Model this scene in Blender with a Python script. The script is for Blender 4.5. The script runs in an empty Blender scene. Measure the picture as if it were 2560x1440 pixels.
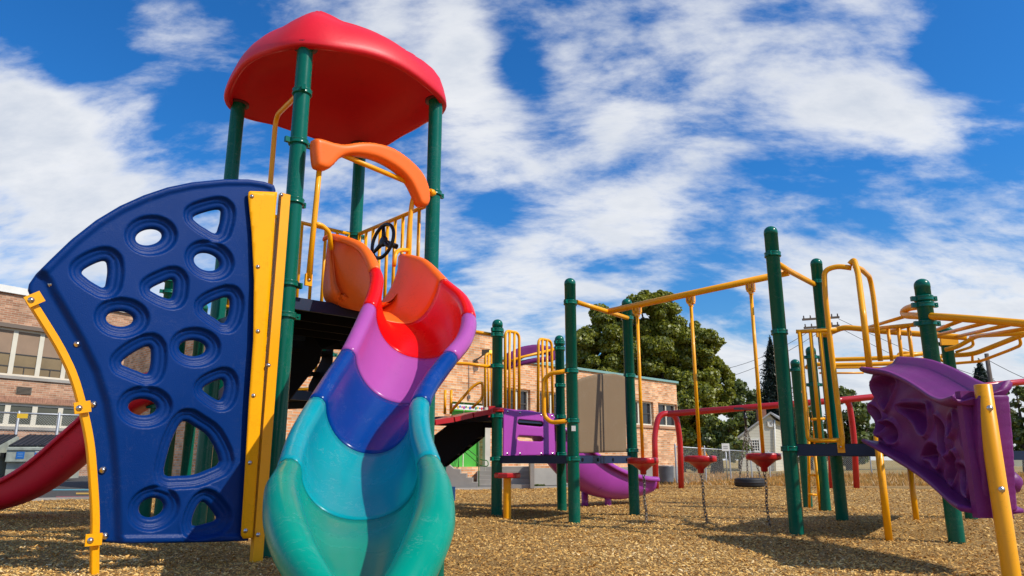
import bpy, math, random
import numpy as np
from mathutils import Vector, Matrix, noise
random.seed(7)
rng = np.random.default_rng(11)
scene = bpy.context.scene
COL = scene.collection
R = math.radians

# ------------------------------------------------------------------ camera
FPX, CX, CY, HC = 1800.0, 1280.0, 720.0, 0.65      # focal length in photo pixels, centre, camera height
PITCH = math.atan(430 / 1800)
cam_data = bpy.data.cameras.new('camera')
cam = bpy.data.objects.new('camera', cam_data); COL.objects.link(cam)
cam.location = (0, 0, HC); cam.rotation_euler = (math.pi / 2 + PITCH, 0, 0)
cam_data.sensor_width = 36; cam_data.lens = 36 * FPX / 2560
cam_data.clip_start = 0.05; cam_data.clip_end = 3000
scene.camera = cam

# ------------------------------------------------------------------ light
SUN_DIR = Vector((math.sin(R(64)), -math.cos(R(64)), math.tan(R(44)))).normalized()   # towards the sun
sun_data = bpy.data.lights.new('sun', 'SUN'); sun_data.energy = 4.3; sun_data.angle = R(0.5)
sun_data.color = (1.0, 0.93, 0.82)
sun = bpy.data.objects.new('sun', sun_data); COL.objects.link(sun)
sun.rotation_euler = SUN_DIR.to_track_quat('Z', 'Y').to_euler(); sun.location = (8, -6, 12)
scene.view_settings.view_transform = 'Standard'; scene.view_settings.look = 'None'
scene.view_settings.exposure = 0.0; scene.view_settings.gamma = 1.0

CP, SP = math.cos(PITCH), math.sin(PITCH)
def ray(px, py):
    a, b, c = px - CX, CY - py, FPX
    return Vector((a, c * CP - b * SP, b * CP + c * SP))
def at(px, py, Y):
    d = ray(px, py); t = Y / d.y
    return Vector((d.x * t, Y, HC + d.z * t))
def onz(px, py, z=0.0):
    d = ray(px, py); t = (z - HC) / d.z
    return Vector((d.x * t, d.y * t, z))
def onplane(px, py, P0, d2):
    d = ray(px, py); n = Vector((-d2[1], d2[0]))
    t = (n.x * P0[0] + n.y * P0[1]) / (n.x * d.x + n.y * d.y)
    return Vector((d.x * t, d.y * t, HC + d.z * t))

# ------------------------------------------------------------------ world: daylight sky with broken cloud
def world():
    w = bpy.data.worlds.new("World"); scene.world = w; w.use_nodes = True
    nt = w.node_tree; N = nt.nodes; L = nt.links; N.clear()
    out = N.new('ShaderNodeOutputWorld'); bg = N.new('ShaderNodeBackground'); L.new(bg.outputs[0], out.inputs[0])
    sky = N.new('ShaderNodeTexSky'); sky.sky_type = 'NISHITA'; sky.sun_disc = False
    sky.sun_elevation = R(44); sky.sun_rotation = math.atan2(SUN_DIR.x, SUN_DIR.y)
    sky.air_density = 1.0; sky.dust_density = 0.6; sky.ozone_density = 2.5
    bg.inputs[1].default_value = 0.10
    tc = N.new('ShaderNodeTexCoord')
    def m(op, a, b=None, c=None, clamp=False):
        n = N.new('ShaderNodeMath'); n.operation = op; n.use_clamp = clamp
        for i, v in enumerate((a, b, c)):
            if v is None: continue
            if isinstance(v, (int, float)): n.inputs[i].default_value = v
            else: L.new(v, n.inputs[i])
        return n.outputs[0]
    sep = N.new('ShaderNodeSeparateXYZ'); L.new(tc.outputs['Generated'], sep.inputs[0])
    zz = m('ADD', m('MAXIMUM', sep.outputs[2], 0.0), 0.45)
    comb = N.new('ShaderNodeCombineXYZ')
    L.new(m('DIVIDE', sep.outputs[0], zz), comb.inputs[0]); L.new(m('DIVIDE', sep.outputs[1], zz), comb.inputs[1])
    comb.inputs[2].default_value = 0.37
    def tex(scale, detail, rough, dist=0.0, rot=0.0, sc=(1, 1, 1)):
        mp = N.new('ShaderNodeMapping'); mp.inputs['Scale'].default_value = sc; mp.inputs['Rotation'].default_value = (0, 0, rot)
        L.new(comb.outputs[0], mp.inputs[0])
        n = N.new('ShaderNodeTexNoise'); n.inputs['Scale'].default_value = scale; n.inputs['Detail'].default_value = detail
        n.inputs['Roughness'].default_value = rough; n.inputs['Distortion'].default_value = dist
        L.new(mp.outputs[0], n.inputs['Vector']); return n.outputs['Fac']
    n1 = tex(4.0, 11, 0.60, 0.20, R(34), (0.72, 1.45, 1))
    n2 = tex(12.0, 9, 0.62, 0.15, R(36), (0.75, 1.3, 1))
    n3 = tex(2.0, 4, 0.5, 0.0)
    base = m('ADD', m('MULTIPLY', n1, 1.00), m('MULTIPLY', n2, 0.30)); base = m('SUBTRACT', base, 0.155)
    lowz = N.new('ShaderNodeMapRange'); lowz.interpolation_type = 'SMOOTHSTEP'; lowz.inputs[1].default_value = 0.02; lowz.inputs[2].default_value = 0.26; lowz.inputs[3].default_value = 0.22; lowz.inputs[4].default_value = 0.0
    L.new(sep.outputs[2], lowz.inputs[0]); base = m('ADD', base, lowz.outputs[0])
    # cloud banks and clear gaps: (photo x, photo y, radius deg, weight), as fixed directions in the sky
    for px, py, rad, wt in BANKS:
        d = ray(px, py).normalized()
        vm = N.new('ShaderNodeVectorMath'); vm.operation = 'DISTANCE'; vm.inputs[1].default_value = d
        L.new(tc.outputs['Generated'], vm.inputs[0])
        mr = N.new('ShaderNodeMapRange'); mr.interpolation_type = 'SMOOTHSTEP'
        mr.inputs[1].default_value = 0.0; mr.inputs[2].default_value = 2 * math.sin(R(rad) / 2)
        mr.inputs[3].default_value = wt * (.86 if wt > 0 else .80); mr.inputs[4].default_value = 0.0
        L.new(vm.outputs['Value'], mr.inputs[0])
        base = m('ADD', base, mr.outputs[0])
    mr = N.new('ShaderNodeMapRange'); mr.interpolation_type = 'SMOOTHSTEP'
    mr.inputs[1].default_value = 0.43; mr.inputs[2].default_value = 0.70
    L.new(base, mr.inputs[0]); mask = mr.outputs[0]
    # cloud tone: bright tops, greyer thick middles
    mr2 = N.new('ShaderNodeMapRange'); mr2.inputs[1].default_value = 0.62; mr2.inputs[2].default_value = 0.90
    mr2.inputs[3].default_value = 1.0; mr2.inputs[4].default_value = 0.15
    L.new(m('ADD', m('MULTIPLY', base, 0.55), m('ADD', m('MULTIPLY', n3, 0.25), m('MULTIPLY', n2, 0.45))), mr2.inputs[0])
    ccol = N.new('ShaderNodeMix'); ccol.data_type = 'RGBA'
    ccol.inputs[6].default_value = (6.0, 6.6, 7.6, 1); ccol.inputs[7].default_value = (9.2, 9.3, 9.5, 1)
    L.new(mr2.outputs[0], ccol.inputs[0])
    hs = N.new('ShaderNodeHueSaturation'); hs.inputs['Saturation'].default_value = 1.25; hs.inputs['Value'].default_value = 1.0
    L.new(sky.outputs[0], hs.inputs['Color'])
    tint = N.new('ShaderNodeMix'); tint.data_type = 'RGBA'; tint.blend_type = 'MULTIPLY'
    tz = N.new('ShaderNodeMapRange'); tz.inputs[1].default_value = 0.0; tz.inputs[2].default_value = 0.35; tz.inputs[3].default_value = 0.35; tz.inputs[4].default_value = 1.0; L.new(sep.outputs[2], tz.inputs[0]); L.new(tz.outputs[0], tint.inputs[0])
    L.new(hs.outputs[0], tint.inputs[6]); tint.inputs[7].default_value = (0.46, 1.16, 1.62, 1)
    mix = N.new('ShaderNodeMix'); mix.data_type = 'RGBA'
    L.new(m('MULTIPLY', mask, 0.95), mix.inputs[0]); L.new(tint.outputs[2], mix.inputs[6]); L.new(ccol.outputs[2], mix.inputs[7])
    L.new(mix.outputs[2], bg.inputs[0])
BANKS = [(1180, 60, 5, .13), (1130, 150, 5, .15), (1080, 95, 3, .08), (960, 50, 4, .10), (1500, 60, 8, .12), (1800, 30, 9, .15), (2100, 120, 8, .13), (1750, 210, 7, .10), (2050, 260, 6, .10),
         (1200, 330, 6, .16), (1330, 400, 6, .14), (1130, 430, 5, .10), (1550, 300, 6, .10), (1650, 480, 8, .14), (1500, 600, 9, .16), (1300, 700, 7, .10), (1850, 420, 5, .08), (2250, 300, 6, .12), (2420, 330, 5, .08),
         (2000, 640, 5, .12), (2250, 640, 7, .16), (2500, 680, 8, .18), (2100, 780, 7, .12), (2400, 850, 7, .12), (1850, 900, 4, .08), (1100, 600, 5, .06),
         (30, 250, 6, .17), (130, 330, 5, .12), (60, 460, 7, .14), (240, 480, 7, .13), (350, 560, 6, .10), (330, 275, 3.2, .10), (410, 60, 5, .10), (540, 120, 3, .06), (60, 150, 3, .05), (560, 380, 5, .06), (160, 560, 5, .08), (980, 570, 5, .05),
         (480, 240, 5, -.16), (170, 90, 6, -.16), (280, 160, 5, -.16), (640, 60, 5, -.08), (1290, 130, 4, -.20), (1330, 210, 3.5, -.16), (1250, 20, 3, -.10), (1000, 240, 3, -.08),
         (2480, 200, 6, -.20), (2330, 190, 4, -.12), (2150, 470, 5, -.12), (2400, 470, 5, -.12), (2000, 540, 4, -.08), (1900, 490, 3, -.06), (1750, 760, 4, -.18), (1850, 820, 3.5, -.12), (60, 590, 4, -.05), (1250, 560, 4, -.05),
         (100, 20, 6, -.10), (2450, 60, 5, -.08), (1600, 380, 3, -.06)]
world()

# ------------------------------------------------------------------ materials
MATS = {}
def mat(name, color, rough=0.5, spec=0.5, metal=0.0, coat=0.0, bump=0.0, bscale=60.0, vary=0.0, vscale=3.0, emit=0.0, wear=0.0, scratch=0.0):
    if name in MATS: return MATS[name]
    m = bpy.data.materials.new(name); m.use_nodes = True; nt = m.node_tree; N = nt.nodes; L = nt.links
    b = N['Principled BSDF']
    b.inputs['Base Color'].default_value = (*color, 1); b.inputs['Roughness'].default_value = rough
    b.inputs['Specular IOR Level'].default_value = spec; b.inputs['Metallic'].default_value = metal
    b.inputs['Coat Weight'].default_value = coat; b.inputs['Coat Roughness'].default_value = 0.12
    if emit: b.inputs['Emission Color'].default_value = (*color, 1); b.inputs['Emission Strength'].default_value = emit
    tc = N.new('ShaderNodeTexCoord')
    if vary:
        n = N.new('ShaderNodeTexNoise'); n.inputs['Scale'].default_value = vscale; n.inputs['Detail'].default_value = 6
        L.new(tc.outputs['Object'], n.inputs['Vector'])
        r = N.new('ShaderNodeMapRange'); r.inputs[1].default_value = 0.3; r.inputs[2].default_value = 0.7
        r.inputs[3].default_value = 1 - vary; r.inputs[4].default_value = 1 + vary; L.new(n.outputs['Fac'], r.inputs[0])
        mx = N.new('ShaderNodeMix'); mx.data_type = 'RGBA'; mx.blend_type = 'MULTIPLY'; mx.inputs[0].default_value = 1
        mx.inputs[6].default_value = (*color, 1); L.new(r.outputs[0], mx.inputs[7]); L.new(mx.outputs[2], b.inputs['Base Color'])
        r2 = N.new('ShaderNodeMapRange'); r2.inputs[3].default_value = max(0.02, rough - 0.1); r2.inputs[4].default_value = rough + 0.15
        L.new(n.outputs['Fac'], r2.inputs[0]); L.new(r2.outputs[0], b.inputs['Roughness'])
        if wear:                                           # pale scuffs with a shape of their own
            mp = N.new('ShaderNodeMapping'); mp.inputs['Scale'].default_value = (9, 2.2, 7); mp.inputs['Rotation'].default_value = (.5, .4, .9)
            L.new(tc.outputs['Object'], mp.inputs[0])
            n2 = N.new('ShaderNodeTexNoise'); n2.inputs['Scale'].default_value = 2.6; n2.inputs['Detail'].default_value = 12
            n2.inputs['Roughness'].default_value = 0.75; n2.inputs['Distortion'].default_value = 1.5; L.new(mp.outputs[0], n2.inputs['Vector'])
            r3 = N.new('ShaderNodeMapRange'); r3.inputs[1].default_value = 0.62; r3.inputs[2].default_value = 0.74
            r3.inputs[3].default_value = 0; r3.inputs[4].default_value = wear; L.new(n2.outputs['Fac'], r3.inputs[0])
            m3 = N.new('ShaderNodeMix'); m3.data_type = 'RGBA'; L.new(r3.outputs[0], m3.inputs[0]); L.new(mx.outputs[2], m3.inputs[6])
            m3.inputs[7].default_value = (*[min(1, c * 1.0 + .10) for c in color], 1); L.new(m3.outputs[2], b.inputs['Base Color'])
    if scratch:                                            # thin scuff lines in a few worn patches
        src = b.inputs['Base Color'].links[0].from_socket if b.inputs['Base Color'].is_linked else None
        tot = None
        for i, (rot, sc) in enumerate((((.3, .8, .5), (2.2, 9, 3)), ((.9, .2, -.7), (7, 2.0, 3)), ((0, 1.1, 1.9), (2.5, 3, 8)))):
            mp = N.new('ShaderNodeMapping'); mp.inputs['Rotation'].default_value = rot; mp.inputs['Scale'].default_value = sc; L.new(tc.outputs['Object'], mp.inputs[0])
            n = N.new('ShaderNodeTexNoise'); n.inputs['Scale'].default_value = 2.4; n.inputs['Detail'].default_value = 5; n.inputs['Roughness'].default_value = .62; L.new(mp.outputs[0], n.inputs['Vector'])
            a = N.new('ShaderNodeMath'); a.operation = 'SUBTRACT'; a.inputs[1].default_value = .5; L.new(n.outputs['Fac'], a.inputs[0])
            c = N.new('ShaderNodeMath'); c.operation = 'ABSOLUTE'; L.new(a.outputs[0], c.inputs[0])
            d = N.new('ShaderNodeMapRange'); d.inputs[1].default_value = .002; d.inputs[2].default_value = .011; d.inputs[3].default_value = 1; d.inputs[4].default_value = 0; L.new(c.outputs[0], d.inputs[0])
            k = N.new('ShaderNodeTexNoise'); k.inputs['Scale'].default_value = 3.1 + i; k.inputs['Detail'].default_value = 3; L.new(tc.outputs['Object'], k.inputs['Vector'])
            kr = N.new('ShaderNodeMapRange'); kr.inputs[1].default_value = .52; kr.inputs[2].default_value = .66; L.new(k.outputs['Fac'], kr.inputs[0])
            e = N.new('ShaderNodeMath'); e.operation = 'MULTIPLY'; L.new(d.outputs[0], e.inputs[0]); L.new(kr.outputs[0], e.inputs[1])
            if tot is None: tot = e.outputs[0]
            else:
                s_ = N.new('ShaderNodeMath'); s_.operation = 'MAXIMUM'; L.new(tot, s_.inputs[0]); L.new(e.outputs[0], s_.inputs[1]); tot = s_.outputs[0]
        f = N.new('ShaderNodeMath'); f.operation = 'MULTIPLY'; f.inputs[1].default_value = scratch; L.new(tot, f.inputs[0])
        m4 = N.new('ShaderNodeMix'); m4.data_type = 'RGBA'; L.new(f.outputs[0], m4.inputs[0])
        if src: L.new(src, m4.inputs[6])
        else: m4.inputs[6].default_value = (*color, 1)
        m4.inputs[7].default_value = (*[min(1, c_ * .7 + .16) for c_ in color], 1) if max(color) < .34 else (*[c_ * .45 for c_ in color], 1)
        L.new(m4.outputs[2], b.inputs['Base Color'])
    if bump:
        n = N.new('ShaderNodeTexNoise'); n.inputs['Scale'].default_value = bscale; n.inputs['Detail'].default_value = 4
        L.new(tc.outputs['Object'], n.inputs['Vector'])
        bp = N.new('ShaderNodeBump'); bp.inputs['Strength'].default_value = bump; bp.inputs['Distance'].default_value = 0.01
        L.new(n.outputs['Fac'], bp.inputs['Height']); L.new(bp.outputs[0], b.inputs['Normal'])
    MATS[name] = m; return m
GREEN = mat('green powder coat', (0.0, 0.120, 0.078), 0.22, 0.28, coat=0.06, scratch=.3, vary=0.06, bump=0.05, bscale=120, wear=0.05)
YEL = mat('yellow powder coat', (0.95, 0.40, 0.002), 0.33, 0.3, coat=0.08, vary=0.04, wear=0.06, scratch=0.3)
YELF = mat('yellow plate', (0.95, 0.41, 0.001), 0.5, 0.15, vary=0.03, wear=0.06, scratch=0.3)
REDP = mat('red powder coat', (0.50, 0.008, 0.012), 0.30, 0.5, coat=0.2, vary=0.08)
ROOFM = mat('red roof plastic', (0.74, 0.008, 0.020), 0.42, 0.4, vary=0.06, vscale=2, bump=0.08, bscale=40, wear=0.12, scratch=0.3)
SLIDERED = mat('red slide plastic', (0.72, 0.008, 0.030), 0.42, 0.4, vary=0.08, wear=0.1, scratch=0.4)
NAVY = mat('navy coated steel', (0.008, 0.022, 0.06), 0.45, 0.4, vary=0.1)
BLACKM = mat('dark coated deck', (0.006, 0.006, 0.008), 0.7, 0.15, vary=0.1)
BLUEP = mat('blue moulded plastic', (0.0, 0.028, 0.160), 0.36, 0.14, vary=0.07, vscale=2.5, bump=0.18, bscale=170, wear=0.03, scratch=0.10)
PURP = mat('purple moulded plastic', (0.175, 0.020, 0.155), 0.45, 0.3, vary=0.10, vscale=6, bump=0.15, bscale=110, wear=0.10, scratch=0.25)
PURPS = mat('purple slide plastic', (0.36, 0.05, 0.34), 0.3, 0.45, vary=0.08, wear=0.12, scratch=0.4)
PURPP = mat('purple panel board', (0.42, 0.06, 0.40), 0.45, 0.3, vary=0.06, wear=0.18, scratch=0.4)
TAN = mat('tan board', (0.21, 0.145, 0.085), 0.7, 0.2, vary=0.04, scratch=0.3)
ORA = mat('orange plastic', (1.0, 0.165, 0.018), 0.36, 0.25, coat=0.0, vary=0.05, vscale=2, bump=0.05, bscale=150, wear=0.10, scratch=0.35)
S_RED = mat('scarlet plastic', (0.88, 0.004, 0.006), 0.22, 0.20, coat=0.04, vary=0.05, bump=0.03, bscale=90, wear=0.06, scratch=0.35)
S_PUR = mat('orchid plastic', (0.42, 0.085, 0.36), 0.22, 0.22, coat=0.04, vary=0.05, bump=0.03, bscale=90, wear=0.06, scratch=0.3)
S_BLU = mat('royal blue plastic', (0.0, 0.040, 0.23), 0.20, 0.20, coat=0.04, vary=0.06, bump=0.03, bscale=90, wear=0.04, scratch=0.25)
S_TEA = mat('turquoise plastic', (0.0, 0.29, 0.335), 0.22, 0.16, coat=0.03, vary=0.08, bump=0.03, bscale=90, wear=0.08, scratch=0.4)
S_GRN = mat('sea green plastic', (0.0, 0.27, 0.185), 0.24, 0.16, coat=0.03, vary=0.09, bump=0.03, bscale=90, wear=0.10, scratch=0.4)
STEEL = mat('bolt steel', (0.62, 0.60, 0.58), 0.25, 0.5, metal=1.0)
GALV = mat('galvanised steel', (0.42, 0.43, 0.44), 0.5, 0.5, metal=0.6, vary=0.1)
CHAIN = mat('chain steel', (0.22, 0.19, 0.16), 0.45, 0.5, metal=0.8, vary=0.2)
RUBBER = mat('black rubber', (0.018, 0.018, 0.02), 0.6, 0.4, vary=0.2)
BLK = mat('black plastic', (0.012, 0.012, 0.013), 0.35, 0.5)
WHITE = mat('white paint', (0.76, 0.74, 0.68), 0.6, 0.3, vary=0.05)
CONC = mat('concrete', (0.33, 0.30, 0.26), 0.85, 0.2, vary=0.18, vscale=1.6, bump=0.4, bscale=14)
GLASS = mat('dark window glass', (0.018, 0.02, 0.024), 0.08, 0.6)
BARK = mat('bark', (0.07, 0.05, 0.035), 0.9, 0.1, vary=0.3, bump=0.8, bscale=6)

# ------------------------------------------------------------------ mesh helpers
ORG = {}
class MB:
    def __init__(s): s.v = []; s.f = []; s.sm = []; s.uv = None
    def add(s, vs, fs, smooth=True):
        o = len(s.v); s.v += [tuple(v) for v in vs]; s.f += [[i + o for i in f] for f in fs]; s.sm += [smooth] * len(fs); return s
    def box(s, c, size, rz=0.0, M=None):
        hx, hy, hz = [a / 2 for a in size]
        vs = [Vector((x, y, z)) for x in (-hx, hx) for y in (-hy, hy) for z in (-hz, hz)]
        T = M if M else Matrix.Rotation(rz, 3, 'Z')
        vs = [T @ v + Vector(c) for v in vs]
        return s.add(vs, [(0, 1, 3, 2), (4, 6, 7, 5), (0, 4, 5, 1), (2, 3, 7, 6), (0, 2, 6, 4), (1, 5, 7, 3)], False)
    def beam(s, a, b, w, h, up=(0, 0, 1)):
        a, b = Vector(a), Vector(b); x = (b - a); ln = x.length; x.normalize(); u = Vector(up)
        y = u.cross(x).normalized(); z = x.cross(y)
        M = Matrix((x, y, z)).transposed()
        return s.box((a + b) / 2, (ln, w, h), M=M)
    def tube(s, pts, r, seg=14, caps=True):
        pts = [Vector(p) for p in pts]; n = len(pts)
        rr = r if isinstance(r, (list, tuple)) else [r] * n
        tang = []
        for i in range(n):
            t = (pts[min(i + 1, n - 1)] - pts[max(i - 1, 0)]); tang.append(t.normalized())
        nrm = tang[0].orthogonal().normalized(); vs = []
        for i in range(n):
            nrm = (nrm - tang[i] * nrm.dot(tang[i])).normalized(); bn = tang[i].cross(nrm)
            for k in range(seg):
                a = 2 * math.pi * k / seg; vs.append(pts[i] + (nrm * math.cos(a) + bn * math.sin(a)) * rr[i])
        fs = [(i * seg + k, i * seg + (k + 1) % seg, (i + 1) * seg + (k + 1) % seg, (i + 1) * seg + k) for i in range(n - 1) for k in range(seg)]
        s.add(vs, fs, True)
        if caps:
            o = len(s.v) - len(vs); s.f.append([o + k for k in range(seg)][::-1]); s.sm.append(False)
            s.f.append([o + (n - 1) * seg + k for k in range(seg)]); s.sm.append(False)
        return s
    def lathe(s, prof, c, seg=28, axis=None, smooth=True):
        M = (Vector(axis).to_track_quat('Z', 'Y').to_matrix() if axis is not None else Matrix.Identity(3)); c = Vector(c)
        vs = []
        for (r, z) in prof:
            for k in range(seg):
                a = 2 * math.pi * k / seg; vs.append(M @ Vector((r * math.cos(a), r * math.sin(a), z)) + c)
        fs = [(i * seg + k, i * seg + (k + 1) % seg, (i + 1) * seg + (k + 1) % seg, (i + 1) * seg + k) for i in range(len(prof) - 1) for k in range(seg)]
        return s.add(vs, fs, smooth)
    def torus(s, c, R_, r, axis=(0, 0, 1), seg=32, sub=10, sc=(1, 1)):
        M = Vector(axis).to_track_quat('Z', 'Y').to_matrix(); pts = []
        for k in range(seg):
            a = 2 * math.pi * k / seg; pts.append((a))
        vs = []
        for a in pts:
            for j in range(sub):
                b = 2 * math.pi * j / sub
                vs.append(M @ Vector(((R_ + r * math.cos(b)) * math.cos(a) * sc[0], (R_ + r * math.cos(b)) * math.sin(a) * sc[1], r * math.sin(b))) + Vector(c))
        fs = [(i * sub + j, ((i + 1) % seg) * sub + j, ((i + 1) % seg) * sub + (j + 1) % sub, i * sub + (j + 1) % sub) for i in range(seg) for j in range(sub)]
        return s.add(vs, fs, True)
    def prism(s, poly, z0, z1):
        n = len(poly)
        vs = [(p[0], p[1], z0) for p in poly] + [(p[0], p[1], z1) for p in poly]
        return s.add(vs, [list(range(n))[::-1], list(range(n, 2 * n))] + [(i, (i + 1) % n, (i + 1) % n + n, i + n) for i in range(n)], False)
    def quad(s, a, b, c, d): return s.add([a, b, c, d], [(0, 1, 2, 3)], False)
    def build(s, name, m, parent=None, uvf=None, auto=True):
        me = bpy.data.meshes.new(name)
        org = ORG.get(parent, Vector((0, 0, 0))) if parent else Vector((0, 0, 0))
        me.from_pydata([(v[0] - org.x, v[1] - org.y, v[2] - org.z) for v in s.v], [], s.f)
        me.polygons.foreach_set('use_smooth', s.sm); me.materials.append(m); me.update()
        if uvf:
            uv = me.uv_layers.new(name='uv')
            for lp in me.loops:
                uv.data[lp.index].uv = uvf(s.v[lp.vertex_index])
        o = bpy.data.objects.new(name, me); COL.objects.link(o)
        if parent: o.parent = parent
        ORG[o] = org
        return o
def tag(o, label=None, cat=None, group=None, kind=None):
    if label: o['label'] = label
    if cat: o['category'] = cat
    if group: o['group'] = group
    if kind: o['kind'] = kind
    return o
def thing(name, loc, label, cat, group=None):
    o = bpy.data.objects.new(name, None); COL.objects.link(o); o.location = loc; o.empty_display_size = .2
    ORG[o] = Vector(loc); return tag(o, label, cat, group)
def part_empty(name, parent, label=None):
    o = bpy.data.objects.new(name, None); COL.objects.link(o); o.parent = parent; ORG[o] = ORG[parent]; return tag(o, label)
def copy_tree(o, parent=None, off=None):
    c = o.copy(); COL.objects.link(c); c.parent = parent
    if off is not None: c.location = Vector(o.location) + Vector(off)
    for ch in o.children: copy_tree(ch, c)
    return c
def bend(pts, r, n=6):
    pts = [Vector(p) for p in pts]; out = [pts[0]]
    for i in range(1, len(pts) - 1):
        a, b, c = pts[i - 1], pts[i], pts[i + 1]
        u = (a - b); v = (c - b); q = min(r, u.length * .48, v.length * .48)
        p0 = b + u.normalized() * q; p1 = b + v.normalized() * q
        for k in range(n + 1):
            t = k / n; out.append(p0 * (1 - t) ** 2 + b * 2 * t * (1 - t) + p1 * t * t)
    out.append(pts[-1]); return out
def catmull(pts, n=6, closed=False):
    P = [Vector(p) for p in pts]; m = len(P); out = []
    rngi = range(m) if closed else range(m - 1)
    for i in rngi:
        if closed: a, b, c, d = P[(i - 1) % m], P[i], P[(i + 1) % m], P[(i + 2) % m]
        else:
            b, c = P[i], P[i + 1]
            a = P[i - 1] if i else b * 2 - c
            d = P[i + 2] if i + 2 < m else c * 2 - b
        for k in range(n):
            t = k / n
            out.append(((b * 2) + (c - a) * t + (a * 2 - b * 5 + c * 4 - d) * t * t + (b * 3 - a - c * 3 + d) * t ** 3) * 0.5)
    if not closed: out.append(P[-1])
    return out

# signed distance to a polygon, vectorised (negative inside)
def sdf(poly, X, Y):
    P = np.array([(p[0], p[1]) for p in poly]); n = len(P)
    d = np.full(X.shape, 1e9); ins = np.zeros(X.shape, bool)
    for i in range(n):
        ax, ay = P[i]; bx, by = P[(i + 1) % n]; ex, ey = bx - ax, by - ay
        wx, wy = X - ax, Y - ay; l2 = ex * ex + ey * ey + 1e-12
        t = np.clip((wx * ex + wy * ey) / l2, 0, 1)
        d = np.minimum(d, (wx - ex * t) ** 2 + (wy - ey * t) ** 2)
        if abs(ey) > 1e-12:
            c = ((ay > Y) != (by > Y)) & (X < ex * (Y - ay) / ey + ax); ins ^= c
    d = np.sqrt(d); return np.where(ins, -d, d)
def sstep(x, a, b):
    t = np.clip((x - a) / (b - a), 0, 1); return t * t * (3 - 2 * t)
def moulded(name, m, parent, P0, d2, outline, holes, thick, hfun=None, res=0.01, rnd=0.008, bend_fn=None, flip=1, back=True):
    """a board in the vertical plane through P0 along d2, cut by its outline and its holes, with a relief and rounded edges"""
    ox = [p[0] for p in outline]; oz = [p[1] for p in outline]
    xs = np.arange(min(ox) - res * 2, max(ox) + res * 2, res); zs = np.arange(min(oz) - res * 2, max(oz) + res * 2, res)
    S, Z = np.meshgrid(xs, zs, indexing='ij')
    fo = sdf(outline, S, Z); fh = [-sdf(h, S, Z) for h in holes]
    f = fo.copy()
    for h in fh: f = np.maximum(f, h)
    gs, gz_ = np.gradient(f, res)
    cen = (f[:-1, :-1] + f[1:, :-1] + f[:-1, 1:] + f[1:, 1:]) / 4; keep = cen < 0
    cnt = np.zeros(S.shape, int)
    cnt[:-1, :-1] += keep; cnt[1:, :-1] += keep; cnt[:-1, 1:] += keep; cnt[1:, 1:] += keep
    bd = (cnt > 0) & (cnt < 4)
    gl = np.maximum(np.hypot(gs, gz_), .3)
    S = np.where(bd, S - f * gs / gl, S); Z = np.where(bd, Z - f * gz_ / gl, Z)
    f = np.where(bd, 0, f)
    dh = [np.maximum(-h, 0) for h in fh]; de = np.maximum(-f, 0)
    h = hfun(S, Z, -fo, dh) if hfun else np.zeros(S.shape)
    k = np.clip(rnd - de, 0, rnd); rd = rnd - np.sqrt(np.maximum(rnd * rnd - k * k, 0))
    front = h - rd; bk = -thick + (rd if back else 0) - (0 if hfun is None else -0.0)
    bk = np.minimum(bk, front - 0.004)
    idx = np.full(S.shape, -1); used = cnt > 0; n = int(used.sum()); idx[used] = np.arange(n)
    d = np.array(d2); nn = np.array((d[1], -d[0])) * flip
    def P(hh):
        s, z, q = S[used], Z[used], hh[used]
        if bend_fn: q = q + bend_fn(s, z)
        return np.stack([P0[0] + d[0] * s + nn[0] * q, P0[1] + d[1] * s + nn[1] * q, z], 1)
    V = np.concatenate([P(front), P(bk)])
    I, J = np.nonzero(keep)
    F = np.stack([idx[I, J], idx[I + 1, J], idx[I + 1, J + 1], idx[I, J + 1]], 1)
    e = {}
    for q in F.tolist():
        for a in range(4):
            x, y = q[a], q[(a + 1) % 4]
            if (y, x) in e: del e[(y, x)]
            else: e[(x, y)] = 1
    side = [(a, b, b + n, a + n) for a, b in e]
    B = F[:, ::-1] + n
    faces = F.tolist() + B.tolist() + [s[::-1] for s in side]
    mb = MB(); mb.v = [tuple(v) for v in V]; mb.f = faces; mb.sm = [True] * len(faces)
    o = mb.build(name, m, parent)
    return o
def pix_poly(pts, P0, d2, dx=0):
    out = []
    for x, y in pts:
        p = onplane(x, y, P0, d2); out.append(Vector(((p.x - P0[0]) * d2[0] + (p.y - P0[1]) * d2[1], p.z, 0)))
    return out
def bolt(parent, p, n, r=0.012, name='bolt'):
    mb = MB(); mb.lathe([(r * 1.25, 0), (r * 1.25, r * .25), (r * .85, r * .35), (r * .7, r * .7), (r * .35, r * .95), (0.0005, r)], p, 10, axis=n)
    return mb.build(name, STEEL, parent)

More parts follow.
